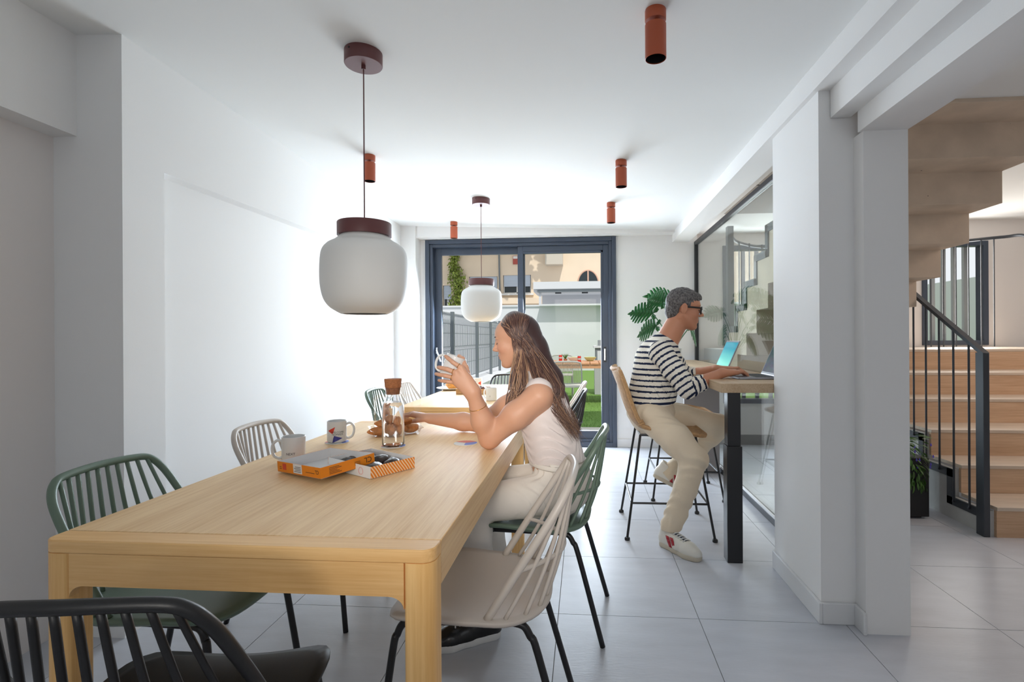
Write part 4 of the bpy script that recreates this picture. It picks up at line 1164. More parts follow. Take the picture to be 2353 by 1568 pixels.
for k, (x, y, z, rz_, sd) in enumerate([(-0.075, -0.03, 0.026, 0.3, 1), (0.0, -0.035, 0.027, -0.4, 2), (0.07, -0.02, 0.026, 0.2, 3), (-0.06, 0.035, 0.026, 1.2, 4), (0.03, 0.04, 0.026, 0.7, 5), (-0.045, -0.02, 0.058, 0.5, 6), (0.025, 0.0, 0.060, -0.5, 7)]):
    o = build('croissant', lump(0.05, 0.024, 0.021, sd, twist=0.03), PAST, None, loc=(0, 0, 0))
    M = Matrix.Translation((-0.915, 2.455, ZT)) @ Matrix.Rotation(R(28), 4, 'Z') @ Matrix.Translation((x, y, z)) @ Matrix.Rotation(rz_, 4, 'Z')
    o.matrix_world = M
    tag(o, 'brown croissant ' + ['at the near left of the clear tray', 'at the near edge of the clear tray, middle', 'at the near right of the clear tray', 'at the far left of the clear tray', 'at the far right of the clear tray', 'on top of the left pile in the clear tray', 'on top of the right pile in the clear tray'][k], 'croissant', 'croissants in the clear tray')

# orange box: base with dark chocolates, lid set down open beside it
ORNG = mat('orange_card', lin(236, 138, 22), 0.5)
WAVY = bpy.data.materials.new('orange_wavy_card'); WAVY.use_nodes = True
nt = WAVY.node_tree; b_ = nt.nodes['Principled BSDF']; b_.inputs['Roughness'].default_value = 0.5
tc = nt.nodes.new('ShaderNodeTexCoord'); mp = nt.nodes.new('ShaderNodeMapping'); mp.inputs['Rotation'].default_value = (0, R(35), 0)
wv = nt.nodes.new('ShaderNodeTexWave'); wv.wave_type = 'BANDS'; wv.bands_direction = 'X'; wv.inputs['Scale'].default_value = 34; wv.inputs['Distortion'].default_value = 3.0; wv.inputs['Detail'].default_value = 0; wv.inputs['Detail Scale'].default_value = 0.5
rp = nt.nodes.new('ShaderNodeValToRGB'); rp.color_ramp.interpolation = 'CONSTANT'; rp.color_ramp.elements[0].color = lin(228, 128, 26); rp.color_ramp.elements[1].color = lin(244, 214, 178); rp.color_ramp.elements[1].position = 0.62
nt.links.new(tc.outputs['Object'], mp.inputs[0]); nt.links.new(mp.outputs[0], wv.inputs['Vector']); nt.links.new(wv.outputs['Fac'], rp.inputs[0]); nt.links.new(rp.outputs[0], b_.inputs['Base Color'])
INNER = mat('white_card_inside', (0.72, 0.71, 0.71), 0.6)
def card_tray(t, lx, ly, h, m_front, m_left, m_other, flare=0.0):
    """open card tray: walls at y=0 (front), x=0 (left), y=ly, x=lx; thin card with white inside"""
    th = 0.0012
    build('bottom', MB().box(0, lx, 0, ly, 0, th), INNER, t, smooth=False)
    for nm, (x0, x1, y0, y1), m in [('front_wall', (0, lx, 0, th), m_front), ('back_wall', (0, lx, ly - th, ly), m_other), ('left_wall', (0, th, th, ly - th), m_left), ('right_wall', (lx - th, lx, th, ly - th), m_other)]:
        w = build(nm, MB().box(x0, x1, y0, y1, 0, h), m, t, smooth=False)
        ins = {'front_wall': (x0, x1, y1, y1 + 0.0004), 'back_wall': (x0, x1, y0 - 0.0004, y0), 'left_wall': (x1, x1 + 0.0004, y0, y1), 'right_wall': (x0 - 0.0004, x0, y0, y1)}[nm]
        build('lining', MB().box(*ins, 0.001, h - 0.0003), INNER, w, smooth=False)
def card_text(t, items, face, off):
    for (kind, a, z, w, hh, m) in items:
        mm = MB()
        if face == 'front': mm.box(a, a + w, -off, -off*0.3, z, z + hh)
        else: mm.box(-off, -off*0.3, a, a + w, z, z + hh)
        build(kind, mm, m, t, smooth=False)
e1 = math.atan2(0.147, 0.091)
bx = thing('orange_box', 'orange and white wavy-patterned box base holding dark chocolates', 'box', (-0.702, 1.655, ZT + 0.001), e1)
# local x along the near right edge, local y away to the left-back
card_tray(bx, 0.182, 0.250, 0.040, WAVY, WHITEP, WAVY)
build('logo_print', MB().tube([(-0.0006, 0.055 + 0.012*cos(a), 0.020 + 0.012*sin(a)) for a in [2*pi*k/16 for k in range(16)]], 0.0005, 4, closed=True), REDP, bx)
CHOC = mat('dark_chocolate', (0.035, 0.022, 0.018), 0.28, var=0.5, var_scale=40, bump=0.5, bump_scale=45)
for k, (x, y, a) in enumerate([(0.045, 0.05, 0.4), (0.045, 0.125, 1.0), (0.05, 0.20, 0.1), (0.13, 0.055, 0.9), (0.135, 0.13, 0.2), (0.13, 0.20, 1.3)]):
    o = build('chocolate_palmier', lump(0.041, 0.030, 0.017, 20 + k, amp=0.12), CHOC)
    o.matrix_world = Matrix.Translation((-0.702, 1.655, ZT + 0.001)) @ Matrix.Rotation(e1, 4, 'Z') @ Matrix.Translation((x, y, 0.021)) @ Matrix.Rotation(a, 4, 'Z')
    tag(o, 'dark chocolate pastry ' + ['at the front corner of the orange box', 'at the middle of the white wall of the orange box', 'under the lid in the left corner of the orange box', 'at the right end of the wavy wall of the orange box', 'at the middle of the right side of the orange box', 'in the back corner of the orange box'][k], 'pastry', 'chocolate pastries in the orange box')
ldt = thing('box_lid', 'orange box lid lying open upside down beside its box', 'lid', (-0.838, 1.590, ZT + 0.0165), 0)
# local x runs from the front corner to the right corner, local y to the left corner
ey = Vector((-0.855, 0.503, -0.045)).normalized(); ex = Vector((0.38, 0.925, 0.045)); ex = (ex - ey*ex.dot(ey)).normalized(); ez = ex.cross(ey)
ldt.matrix_world = Matrix(((ex.x, ey.x, ez.x, -0.838), (ex.y, ey.y, ez.y, 1.590), (ex.z, ey.z, ez.z, ZT + 0.0165), (0, 0, 0, 1)))
card_tray(ldt, 0.205, 0.262, 0.036, ORNG, ORNG, ORNG)
card_text(ldt, [('red_print', 0.205, 0.010, 0.022, 0.021, REDP), ('white_label', 0.108, 0.005, 0.052, 0.031, WHITEP), ('text_line', 0.235, 0.012, 0.012, 0.0016, INK), ('text_line', 0.236, 0.018, 0.010, 0.0016, INK)], 'left', 0.0006)
card_text(ldt, [('text_line', 0.114, 0.010 + 0.0052*k, 0.040 - 0.006*(k % 2), 0.0016, INK) for k in range(4)] + [('text_line', 0.035, 0.014, 0.05, 0.0012, INK)], 'left', 0.0010)
card_text(ldt, [('text_line', 0.030, 0.008 + 0.0048*k, 0.045 - 0.008*(k % 3), 0.0014, INK) for k in range(5)] +
          [('text_line', 0.125, 0.012 + 0.005*k, 0.022, 0.0012, INK) for k in range(3)], 'front', 0.0008)
for (face, a, z, sz) in [('front', 0.178, 0.028, 0.026), ('left', 0.020, 0.026, 0.018)]:    # upside down, as the lid lies
    me = text_mesh('CL', sz)
    if face == 'left': map_mesh(me, lambda c: Vector((-0.0008, a + c.x, z - c.y)))
    else: map_mesh(me, lambda c: Vector((a - c.x, -0.0008, z - c.y)))
    obj('lettering', me, INK, ldt)

# background table: plate with a croissant, kraft box with pastries
t = thing('plate', 'white plate on the background table', 'plate', (-1.20, 4.59, ZT))
build('dish', MB().lathe([(0, 0.0), (0.07, 0.0), (0.11, 0.012), (0.128, 0.020), (0.126, 0.022), (0.07, 0.006), (0, 0.005)], 40), CERAM, t)
o = build('croissant', lump(0.07, 0.032, 0.030, 31, twist=0.05), mat('golden_pastry', lin(226, 148, 62), 0.55, var=0.3, var_scale=25, bump=0.3, bump_scale=50), loc=(-1.185, 4.585, ZT + 0.038))
tag(o, 'golden croissant on the white plate', 'croissant')
t = thing('kraft_tray', 'brown card tray of pastries on the background table', 'tray', (-1.06, 4.22, ZT))
build('bottom', MB().box(0, 0.26, 0, 0.2, 0, 0.003), mat('kraft_card', lin(196, 150, 100), 0.7), t, smooth=False)
for nm, q in [('front_wall', (0, 0.26, 0, 0.003)), ('back_wall', (0, 0.26, 0.197, 0.2)), ('left_wall', (0, 0.003, 0.003, 0.197)), ('right_wall', (0.257, 0.26, 0.003, 0.197))]:
    build(nm, MB().box(*q, 0.0, 0.045), MATS['kraft_card'], t, smooth=False)
for k, (x, y) in enumerate([(0.06, 0.06), (0.14, 0.06), (0.21, 0.07), (0.10, 0.14), (0.19, 0.14)]):
    o = build('dark_pastry', lump(0.042, 0.034, 0.026, 40 + k), mat('glazed_pastry', lin(96, 56, 44), 0.4, var=0.5, var_scale=30) if k == 0 else MATS['glazed_pastry'], loc=(-1.06 + x, 4.22 + y, ZT + 0.031))
    tag(o, 'glazed dark pastry ' + ['at the near left of the brown card tray', 'in the near middle of the brown card tray', 'at the near right of the brown card tray', 'at the far left of the brown card tray', 'at the far right of the brown card tray'][k], 'pastry', 'pastries in the kraft tray')
# ------------------------------------------------------------------ people: bodies grown as one implicit surface, then meshed
class Field:
    def __init__(s, lo, hi, h):
        s.lo = np.array(lo, float); s.h = h
        s.n = np.ceil((np.array(hi) - s.lo)/h).astype(int) + 1
        s.F = np.full(s.n, 0.06, np.float32); s.P = None; s.D = None
    def track(s):
        s.P = np.zeros(s.n, np.float32); s.D = np.full(s.n, 9.0, np.float32); return s
    def reg(s, lo, hi):
        a = np.maximum(np.floor((np.array(lo) - s.lo)/s.h).astype(int), 0)
        b = np.minimum(np.ceil((np.array(hi) - s.lo)/s.h).astype(int) + 1, s.n)
        if np.any(b <= a): return None
        sl = tuple(slice(i, j) for i, j in zip(a, b))
        g = [((np.arange(i, j))*s.h + o).astype(np.float32) for i, j, o in zip(a, b, s.lo)]
        return sl, np.meshgrid(*g, indexing='ij', sparse=True)
    def put(s, sl, d, k, sub=False, val=None):
        F = s.F[sl]
        if sub:
            a, b = F, -d
            hh = np.maximum(k - np.abs(a - b), 0)/max(k, 1e-6); s.F[sl] = np.maximum(a, b) + hh*hh*k*0.25
        else:
            hh = np.maximum(k - np.abs(F - d), 0)/max(k, 1e-6); s.F[sl] = np.minimum(F, d) - hh*hh*k*0.25
            if s.P is not None and val is not None:
                D = s.D[sl]; m = d < D; D[m] = d[m]; P = s.P[sl]; P[m] = np.broadcast_to(val, d.shape)[m]
    def cone(s, a, b, ra, rb, k=0.01, flat=None, fs=1.0, cuts=(), sub=False, pv=None):
        a = np.array(a, float); b = np.array(b, float); rm = max(ra, rb); pad = k + 4*s.h + 0.004
        q = s.reg(np.minimum(a, b) - rm - pad, np.maximum(a, b) + rm + pad)
        if q is None: return s
        sl, (X, Y, Z) = q
        ab = b - a; L2 = float(ab @ ab) + 1e-12
        px, py, pz = X - a[0], Y - a[1], Z - a[2]
        tr = (px*ab[0] + py*ab[1] + pz*ab[2])/L2; t = np.clip(tr, 0, 1)
        rx, ry, rz = px - t*ab[0], py - t*ab[1], pz - t*ab[2]
        r = ra + (rb - ra)*t
        if flat is not None:
            f = np.array(flat, float); f /= np.linalg.norm(f)
            w = (rx*f[0] + ry*f[1] + rz*f[2])*(1/fs - 1)
            rx, ry, rz = rx + w*f[0], ry + w*f[1], rz + w*f[2]
        d = np.sqrt(rx*rx + ry*ry + rz*rz) - r
        if flat is not None: d = d*min(1.0, (1 + fs)/2)
        for (p0, nn) in cuts:
            nn = np.array(nn, float); nn /= np.linalg.norm(nn)
            d = np.maximum(d, (X - p0[0])*nn[0] + (Y - p0[1])*nn[1] + (Z - p0[2])*nn[2])
        val = None
        if s.P is not None:
            if pv is None: val = Z + 0*d
            else: val = pv[0] + tr*math.sqrt(L2) + 0*d
        s.put(sl, d, k, sub, val); return s
    def chain(s, pts, rr, k=0.01, **kw):
        acc = kw.pop('pv0', None)
        for i in range(len(pts) - 1):
            if acc is not None: kw['pv'] = (acc,); acc += float(np.linalg.norm(np.array(pts[i+1]) - np.array(pts[i])))
            s.cone(pts[i], pts[i+1], rr[i], rr[i+1], k, **kw)
        return s
    def ell(s, c, r, k=0.01, M=None, sub=False, cuts=()):
        """ellipsoid; M columns = local axes"""
        c = np.array(c, float); r = np.array(r, float); M = np.eye(3) if M is None else np.array(M, float)
        ext = np.sqrt(((M*r)**2).sum(1)); pad = k + 4*s.h + 0.004
        q = s.reg(c - ext - pad, c + ext + pad)
        if q is None: return s
        sl, (X, Y, Z) = q
        px, py, pz = X - c[0], Y - c[1], Z - c[2]
        u = [(px*M[0, i] + py*M[1, i] + pz*M[2, i])/r[i] for i in range(3)]
        k0 = np.sqrt(u[0]**2 + u[1]**2 + u[2]**2) + 1e-9
        k1 = np.sqrt((u[0]/r[0])**2 + (u[1]/r[1])**2 + (u[2]/r[2])**2) + 1e-9
        d = k0*(k0 - 1)/k1
        for (p0, nn) in cuts:
            nn = np.array(nn, float); nn /= np.linalg.norm(nn)
            d = np.maximum(d, (X - p0[0])*nn[0] + (Y - p0[1])*nn[1] + (Z - p0[2])*nn[2])
        s.put(sl, d, k, sub, (Z + 0*d) if s.P is not None else None); return s
    def cut(s, p0, nn, k=0.0):
        """remove everything on the +n side"""
        nn = np.array(nn, float); nn /= np.linalg.norm(nn)
        sl, (X, Y, Z) = s.reg(s.lo, s.lo + s.n*s.h)
        s.F = np.maximum(s.F, ((X - p0[0])*nn[0] + (Y - p0[1])*nn[1] + (Z - p0[2])*nn[2]).astype(np.float32)); return s
    def ripple(s, lo, hi, fn):
        q = s.reg(lo, hi)
        if q is None: return s
        sl, (X, Y, Z) = q
        s.F[sl] += fn(X, Y, Z).astype(np.float32); return s
    def mesh(s, name):
        F = s.F; S = F < 0
        nx, ny, nz = s.n
        c = [S[i:nx-1+i, j:ny-1+j, k:nz-1+k] for i in (0, 1) for j in (0, 1) for k in (0, 1)]
        cnt = sum(x.astype(np.int8) for x in c); act = (cnt > 0) & (cnt < 8)
        I = np.argwhere(act); N = len(I)
        idx = np.full(act.shape, -1, np.int32); idx[act] = np.arange(N)
        off = np.array([(i, j, k) for i in (0, 1) for j in (0, 1) for k in (0, 1)])
        V = np.stack([F[I[:, 0]+o[0], I[:, 1]+o[1], I[:, 2]+o[2]] for o in off], 1).astype(float)
        acc = np.zeros((N, 3)); w = np.zeros(N)
        for a in range(8):
            for b in range(a + 1, 8):
                if np.abs(off[a] - off[b]).sum() != 1: continue
                m = (V[:, a] < 0) != (V[:, b] < 0)
                t = np.where(m, V[:, a]/(V[:, a] - V[:, b] + 1e-12), 0)
                p = off[a] + t[:, None]*(off[b] - off[a]); acc[m] += p[m]; w[m] += 1
        co = (I + acc/w[:, None])*s.h + s.lo
        quads = []
        for ax in range(3):
            sl0 = [slice(1, -1)]*3; sl0[ax] = slice(0, -1); sl1 = [slice(1, -1)]*3; sl1[ax] = slice(1, None)
            A = S[tuple(sl0)]; B = S[tuple(sl1)]
            E = np.argwhere(A != B); inside = A[A != B]
            base = E.copy()
            for q in range(3):
                if q != ax: base[:, q] += 1
            u, v = [(1, 2), (2, 0), (0, 1)][ax]
            def cell(du, dv):
                z = base.copy(); z[:, u] -= du; z[:, v] -= dv; return idx[z[:, 0], z[:, 1], z[:, 2]]
            q4 = np.stack([cell(1, 1), cell(0, 1), cell(0, 0), cell(1, 0)], 1)
            q4[~inside] = q4[~inside][:, ::-1]
            quads.append(q4)
        Q = np.concatenate(quads); Q = Q[(Q >= 0).all(1)]
        me = bpy.data.meshes.new(name)
        me.vertices.add(N); me.vertices.foreach_set('co', co.astype(np.float32).ravel())
        me.loops.add(Q.size); me.loops.foreach_set('vertex_index', Q.astype(np.int32).ravel())
        me.polygons.add(len(Q)); me.polygons.foreach_set('loop_start', np.arange(0, Q.size, 4, dtype=np.int32))
        me.polygons.foreach_set('use_smooth', np.ones(len(Q), bool))
        me.update(calc_edges=True)
        if s.P is not None:
            at = me.attributes.new('along', 'FLOAT', 'POINT')
            g = np.clip(np.round((co - s.lo)/s.h).astype(int), 0, s.n - 1)
            at.data.foreach_set('value', s.P[g[:, 0], g[:, 1], g[:, 2]].astype(np.float32))
        s.co = co
        return me
def add_attr(me, name, vals):
    a = me.attributes.new(name, 'FLOAT', 'POINT'); a.data.foreach_set('value', np.asarray(vals, np.float32))

class Frame:
    """local axes: x forward, y to the left, z up"""
    def __init__(s, o, fwd, up=(0, 0, 1), sc=1.0):
        f = Vector(fwd).normalized(); u = Vector(up); u = (u - f*u.dot(f)).normalized(); l = u.cross(f)
        s.o = Vector(o); s.f, s.l, s.u, s.sc = f, l, u, sc
        s.M = np.array([[f.x, l.x, u.x], [f.y, l.y, u.y], [f.z, l.z, u.z]])
    def p(s, x, y, z): return s.o + (s.f*x + s.l*y + s.u*z)*s.sc
    def local(s, co): return ((np.asarray(co) - np.array(s.o)) @ s.M)/s.sc
    def mat4(s): return Matrix(((s.f.x, s.l.x, s.u.x, s.o.x), (s.f.y, s.l.y, s.u.y, s.o.y), (s.f.z, s.l.z, s.u.z, s.o.z), (0, 0, 0, 1)))

def head(F, H, male):
    """skull, jaw and face features in head frame H"""
    sc = H.sc
    def E(c, r, k, sub=False): F.ell(H.p(*c), np.array(r)*sc, k*sc, H.M, sub)
    def K(a, b, ra, rb, k, **kw): F.cone(H.p(*a), H.p(*b), ra*sc, rb*sc, k*sc, **kw)
    E((-0.014, 0, 0.034), (0.097, 0.075, 0.087), 0.0)
    E((0.040, 0, 0.028), (0.050, 0.060, 0.052), 0.03)
    E((0.034, 0, -0.045), (0.054, 0.054, 0.070), 0.03)
    jw = 0.060 if male else 0.053
    for s in (-1, 1):
        K((-0.012, s*jw, -0.045), (0.055, s*0.020, -0.108), 0.019, 0.016, 0.03)
        E((0.060, s*0.038, -0.028), (0.024, 0.020, 0.022), 0.03)       # cheek
    E((0.070, 0, -0.107), (0.020, 0.023 if male else 0.018, 0.017), 0.025)       # chin
    if male: K((0.080, -0.030, 0.026), (0.080, 0.030, 0.026), 0.009, 0.009, 0.02)
    # nose
    nl = 0.006 if male else 0.0
    K((0.086, 0, 0.018), (0.107 + nl, 0, -0.026), 0.0065, 0.0085, 0.014)
    E((0.110 + nl, 0, -0.0285), (0.0095, 0.0095, 0.008), 0.010)
    for s in (-1, 1): E((0.098 + nl*0.5, s*0.0115, -0.034), (0.0105, 0.007, 0.007), 0.008)
    # eyes
    for s in (-1, 1):
        E((0.094, s*0.031, 0.006), (0.016, 0.017, 0.0115), 0.014, True)
        E((0.073, s*0.031, 0.004), (0.0155, 0.0155, 0.0145), 0.004)
        K((0.086, s*0.018, 0.021), (0.080, s*0.045, 0.022), 0.0045, 0.0035, 0.012)
    # lips and mouth
    E((0.066, 0, -0.070), (0.024, 0.032, 0.030), 0.022)
    E((0.0855, 0, -0.0625), (0.0125, 0.021, 0.0062), 0.008)
    E((0.083, 0, -0.0755), (0.0125, 0.018, 0.0068), 0.008)
    E((0.098, 0, -0.0690), (0.0075, 0.017, 0.0009), 0.004, True)
    E((0.098, 0, -0.090), (0.012, 0.02, 0.006), 0.010, True)
    # ears
    for s in (-1, 1):
        E((-0.012, s*0.080, -0.004), (0.020, 0.0085, 0.033), 0.006)
        E((-0.006, s*0.090, 0.002), (0.011, 0.007, 0.019), 0.004, True)

def finger(F, pts, r0, r1, k=0.0025):
    n = len(pts); F.chain(pts, [r0 + (r1 - r0)*i/(n - 1) for i in range(n)], k)
def skin_mat(name, base, lip, dark):
    m = bpy.data.materials.new(name); m.use_nodes = True; nt = m.node_tree; b = nt.nodes['Principled BSDF']
    def att(n):
        a = nt.nodes.new('ShaderNodeAttribute'); a.attribute_name = n; return a.outputs['Fac']
    def mix(fac, A, B):
        x = nt.nodes.new('ShaderNodeMix'); x.data_type = 'RGBA'; nt.links.new(fac, x.inputs['Factor'])
        if isinstance(A, tuple): x.inputs['A'].default_value = A
        else: nt.links.new(A, x.inputs['A'])
        x.inputs['B'].default_value = B; return x.outputs['Result']
    c = mix(att('lip'), base, lip); c = mix(att('dark'), c, dark)
    nt.links.new(c, b.inputs['Base Color'])
    b.inputs['Roughness'].default_value = 0.48; b.inputs['Specular IOR Level'].default_value = 0.4
    b.inputs['Subsurface Weight'].default_value = 0.12; b.inputs['Subsurface Radius'].default_value = (0.010, 0.004, 0.002)
    n = nt.nodes.new('ShaderNodeTexNoise'); n.inputs['Scale'].default_value = 380; bp = nt.nodes.new('ShaderNodeBump'); bp.inputs['Strength'].default_value = 0.08; bp.inputs['Distance'].default_value = 0.002
    nt.links.new(n.outputs['Fac'], bp.inputs['Height']); nt.links.new(bp.outputs['Normal'], b.inputs['Normal'])
    return m
def cloth_mat(name, col, bump=0.25, scale=14, rough=0.9):
    return mat(name, col, rough, spec=0.15, bump=bump, bump_scale=scale, sheen=0.2)
def face_attrs(me, co, H, male):
    q = H.local(co)
    def g(c, r): return np.exp(-((((q - np.array(c))/np.array(r))**2).sum(1)))
    lip = np.clip(1.6*np.exp(-(((q - np.array((0.094, 0, -0.069)))/np.array((0.014, 0.019, 0.0115)))**4).sum(1)), 0, 1)*(0.55 if male else 0.9)
    ch = sum(g((0.070, s*0.045, -0.030), (0.03, 0.02, 0.022)) for s in (-1, 1))*0.25
    add_attr(me, 'lip', np.clip(lip + ch, 0, 1))
    dk = sum(g((0.085, s*0.033, 0.027), (0.016, 0.017, 0.0035)) for s in (-1, 1))*(0.85 if male else 0.75)     # eyebrows
    dk += sum(g((0.088, s*0.031, -0.001), (0.010, 0.014, 0.0022)) for s in (-1, 1))*0.9                           # lash line
    if male:
        bd = g((0.055, 0, -0.085), (0.05, 0.06, 0.035))*0.22
        dk = dk + bd
    add_attr(me, 'dark', np.clip(dk, 0, 1))

# ================================================================== woman
HW = Frame((-0.300, 2.25, 1.198), (-0.965, 0.03, -0.20), sc=0.90)
wom = thing('person', 'woman in a sleeveless white top and white trousers lifting a mug at the table', 'person', (-0.12, 2.25, 0.0))
def WP(name, me, m, par=None):
    o = obj(name, me, m, par or wom)
    o.location = (0.12, -2.25, 0) if par is None else (0, 0, 0)
    return o
F = Field((-1.0, 1.95, 0.44), (0.08, 2.72, 1.36), 0.0033)
# torso and hips under the clothes
F.ell((-0.10, 2.25, 0.575), (0.11, 0.160, 0.105), 0.0)
F.cone((-0.115, 2.25, 0.62), (-0.155, 2.25, 0.80), 0.135, 0.130, 0.03, flat=(1, 0, 0), fs=0.80)
F.ell((-0.180, 2.25, 0.90), (0.098, 0.145, 0.125), 0.04)
F.cone((-0.185, 2.135, 0.975), (-0.235, 2.375, 0.975), 0.048, 0.048, 0.05)
F.cone(HW.p(-0.02, 0, -0.06), (-0.205, 2.25, 1.02), 0.046, 0.056, 0.03)
F.cone((-0.10, 2.16, 0.56), (-0.43, 2.075, 0.53), 0.078, 0.060, 0.02); F.cone((-0.10, 2.34, 0.56), (-0.43, 2.36, 0.53), 0.078, 0.060, 0.02)
head(F, HW, False)
# left arm: elbow on the table, hand up at the mug
S1, E1, W1 = (-0.185, 2.105, 0.965), (-0.395, 2.135, 0.786), (-0.448, 2.062, 0.985)
F.chain([S1, (-0.28, 2.11, 0.885), E1], [0.055, 0.053, 0.041], 0.03)
F.chain([E1, (-0.418, 2.105, 0.865), W1], [0.041, 0.045, 0.0265], 0.02)
kn = [(-0.492, 2.050, 1.086), (-0.511, 2.042, 1.066), (-0.518, 2.043, 1.045), (-0.514, 2.049, 1.025)]
for i, kp in enumerate(kn):
    wb_ = Vector(W1) + Vector((0.010, 0, 0.012))*(1.5 - i)*0.6
    F.cone(wb_, kp, 0.017, 0.0125, 0.016)
F.cone(W1, (-0.478, 2.062, 1.035), 0.026, 0.022, 0.02, flat=(0, 1, 0), fs=0.75)
fw = [[kn[0], (-0.526, 2.046, 1.108), (-0.548, 2.056, 1.124), (-0.560, 2.066, 1.131)],
      [kn[1], (-0.548, 2.043, 1.080), (-0.576, 2.052, 1.085), (-0.592, 2.070, 1.086)],
      [kn[2], (-0.557, 2.044, 1.054), (-0.586, 2.054, 1.058), (-0.603, 2.074, 1.059)],
      [kn[3], (-0.548, 2.048, 1.030), (-0.574, 2.056, 1.032), (-0.590, 2.072, 1.033)]]
for p, r_ in zip(fw, (0.0095, 0.0098, 0.0092, 0.0082)): finger(F, p, r_, r_*0.78)
finger(F, [(-0.462, 2.068, 1.035), (-0.483, 2.090, 1.085), (-0.505, 2.125, 1.118), (-0.525, 2.150, 1.128)], 0.012, 0.009, 0.006)
# right arm stretched to the pastries
S2, E2, W2 = (-0.245, 2.395, 0.960), (-0.505, 2.515, 0.782), (-0.775, 2.560, 0.800)
F.chain([S2, (-0.37, 2.46, 0.87), E2], [0.060, 0.053, 0.041], 0.03)
F.chain([E2, (-0.60, 2.53, 0.790), W2], [0.041, 0.043, 0.0265], 0.02)
k2 = [(-0.858, 2.530, 0.822), (-0.866, 2.550, 0.826), (-0.866, 2.572, 0.824), (-0.858, 2.592, 0.818)]
for i, kp in enumerate(k2): F.cone(Vector(W2) + Vector((0, 0.008*(i - 1.5), 0)), kp, 0.016, 0.0118, 0.014)
for p, r_ in zip(k2, (0.009, 0.0093, 0.0088, 0.008)):
    finger(F, [p, (p[0] - 0.038, p[1] - 0.002, p[2] - 0.006), (p[0] - 0.052, p[1] - 0.004, p[2] - 0.027), (p[0] - 0.050, p[1] - 0.004, p[2] - 0.044)], r_, r_*0.78)
finger(F, [(-0.79, 2.545, 0.798), (-0.832, 2.515, 0.796), (-0.868, 2.508, 0.790), (-0.890, 2.512, 0.780)], 0.012, 0.0085, 0.006)
me = F.mesh('body'); face_attrs(me, F.co, HW, False)
WSKIN = skin_mat('woman_skin', lin(208, 158, 130), lin(192, 100, 94), lin(70, 44, 36))
body = WP('body', me, WSKIN)
# sleeveless top
F = Field((-0.40, 2.00, 0.60), (0.08, 2.52, 1.10), 0.0035)
F.cone((-0.105, 2.25, 0.62), (-0.155, 2.25, 0.80), 0.150, 0.141, 0.03, flat=(1, 0, 0), fs=0.80)
F.ell((-0.180, 2.25, 0.90), (0.107, 0.153, 0.132), 0.04)
F.ell((-0.268, 2.195, 0.885), (0.050, 0.056, 0.056), 0.04); F.ell((-0.275, 2.305, 0.885), (0.050, 0.056, 0.056), 0.04)
F.cone((-0.185, 2.128, 0.985), (-0.230, 2.38, 0.985), 0.054, 0.054, 0.05)
F.cone((-0.205, 2.25, 0.985), (-0.215, 2.25, 1.035), 0.075, 0.064, 0.03)
F.cone((-0.195, 2.025, 0.950), (-0.30, 2.045, 0.885), 0.060, 0.066, 0.010, sub=True)      # armholes
F.cone((-0.255, 2.435, 0.955), (-0.36, 2.45, 0.90), 0.066, 0.070, 0.012, sub=True)
F.cut((-0.13, 2.25, 0.668), (0.10, 0, -1)); F.cut((-0.215, 2.25, 1.058), (0.25, 0, 1))
def ruch(X, Y, Z):
    side = np.exp(-((X + 0.115)/0.045)**2)
    return 0.0060*np.sin(Z*150 + 22*X + 9*np.sin(Y*30))*(0.25 + 0.9*side)*np.clip((0.90 - Z)/0.10, 0, 1)
F.ripple((-0.40, 2.0, 0.60), (0.08, 2.52, 0.92), ruch)
WTOP = cloth_mat('white_jersey', lin(226, 214, 210), 0.12, 60)
WP('top', F.mesh('top'), WTOP)
# white trousers
F = Field((-0.62, 1.90, 0.05), (0.10, 2.56, 0.74), 0.0038)
F.ell((-0.092, 2.25, 0.572), (0.122, 0.178, 0.112), 0.0)
F.cone((-0.10, 2.25, 0.60), (-0.112, 2.25, 0.72), 0.150, 0.152, 0.03, flat=(1, 0, 0), fs=0.82)
for y0, y1, y2 in ((2.165, 2.075, 2.07), (2.335, 2.365, 2.385)):
    F.cone((-0.10, y0, 0.556), (-0.44, y1, 0.530), 0.092, 0.073, 0.025)
    F.chain([(-0.445, y1, 0.520), (-0.44, (y1 + y2)/2, 0.32), (-0.405, y2, 0.075)], [0.072, 0.064, 0.062], 0.02)
F.cut((-0.11, 2.25, 0.682), (0.10, 0, 1)); F.cut((-0.4, 2.1, 0.088), (0, 0, -1))
F.ripple((-0.62, 1.9, 0.05), (0.10, 2.56, 0.74), lambda X, Y, Z: 0.0040*np.sin(X*70 + 60*Z + 6*np.sin(Y*40))*np.exp(-((X + 0.15)/0.10)**2) + 0.002*np.sin(Z*75 + 20*X)*np.exp(-((Z - 0.46)/0.09)**2)*(X < -0.36))
WJ = cloth_mat('white_denim', lin(232, 224, 214), 0.15, 90)
tr_ = WP('trousers', F.mesh('trousers'), WJ)
WP('waistband', MB().tube([(-0.112 + 0.126*cos(a) + 0.0, 2.25 + 0.154*sin(a), 0.667 - 0.010*cos(a)) for a in [2*pi*k/40 for k in range(40)]], 0.011, 6, closed=True, flat=0.35).mesh('waistband'), WJ, tr_)
WP('button', MB().lathe([(0, 0), (0.008, 0), (0.008, 0.003), (0, 0.004)], 12).mesh('button'), mat('brass', lin(150, 120, 80), 0.3, metal=1.0), tr_).matrix_local = Matrix.Translation((-0.238, 2.215, 0.672)) @ Matrix.Rotation(R(-90), 4, 'Y')
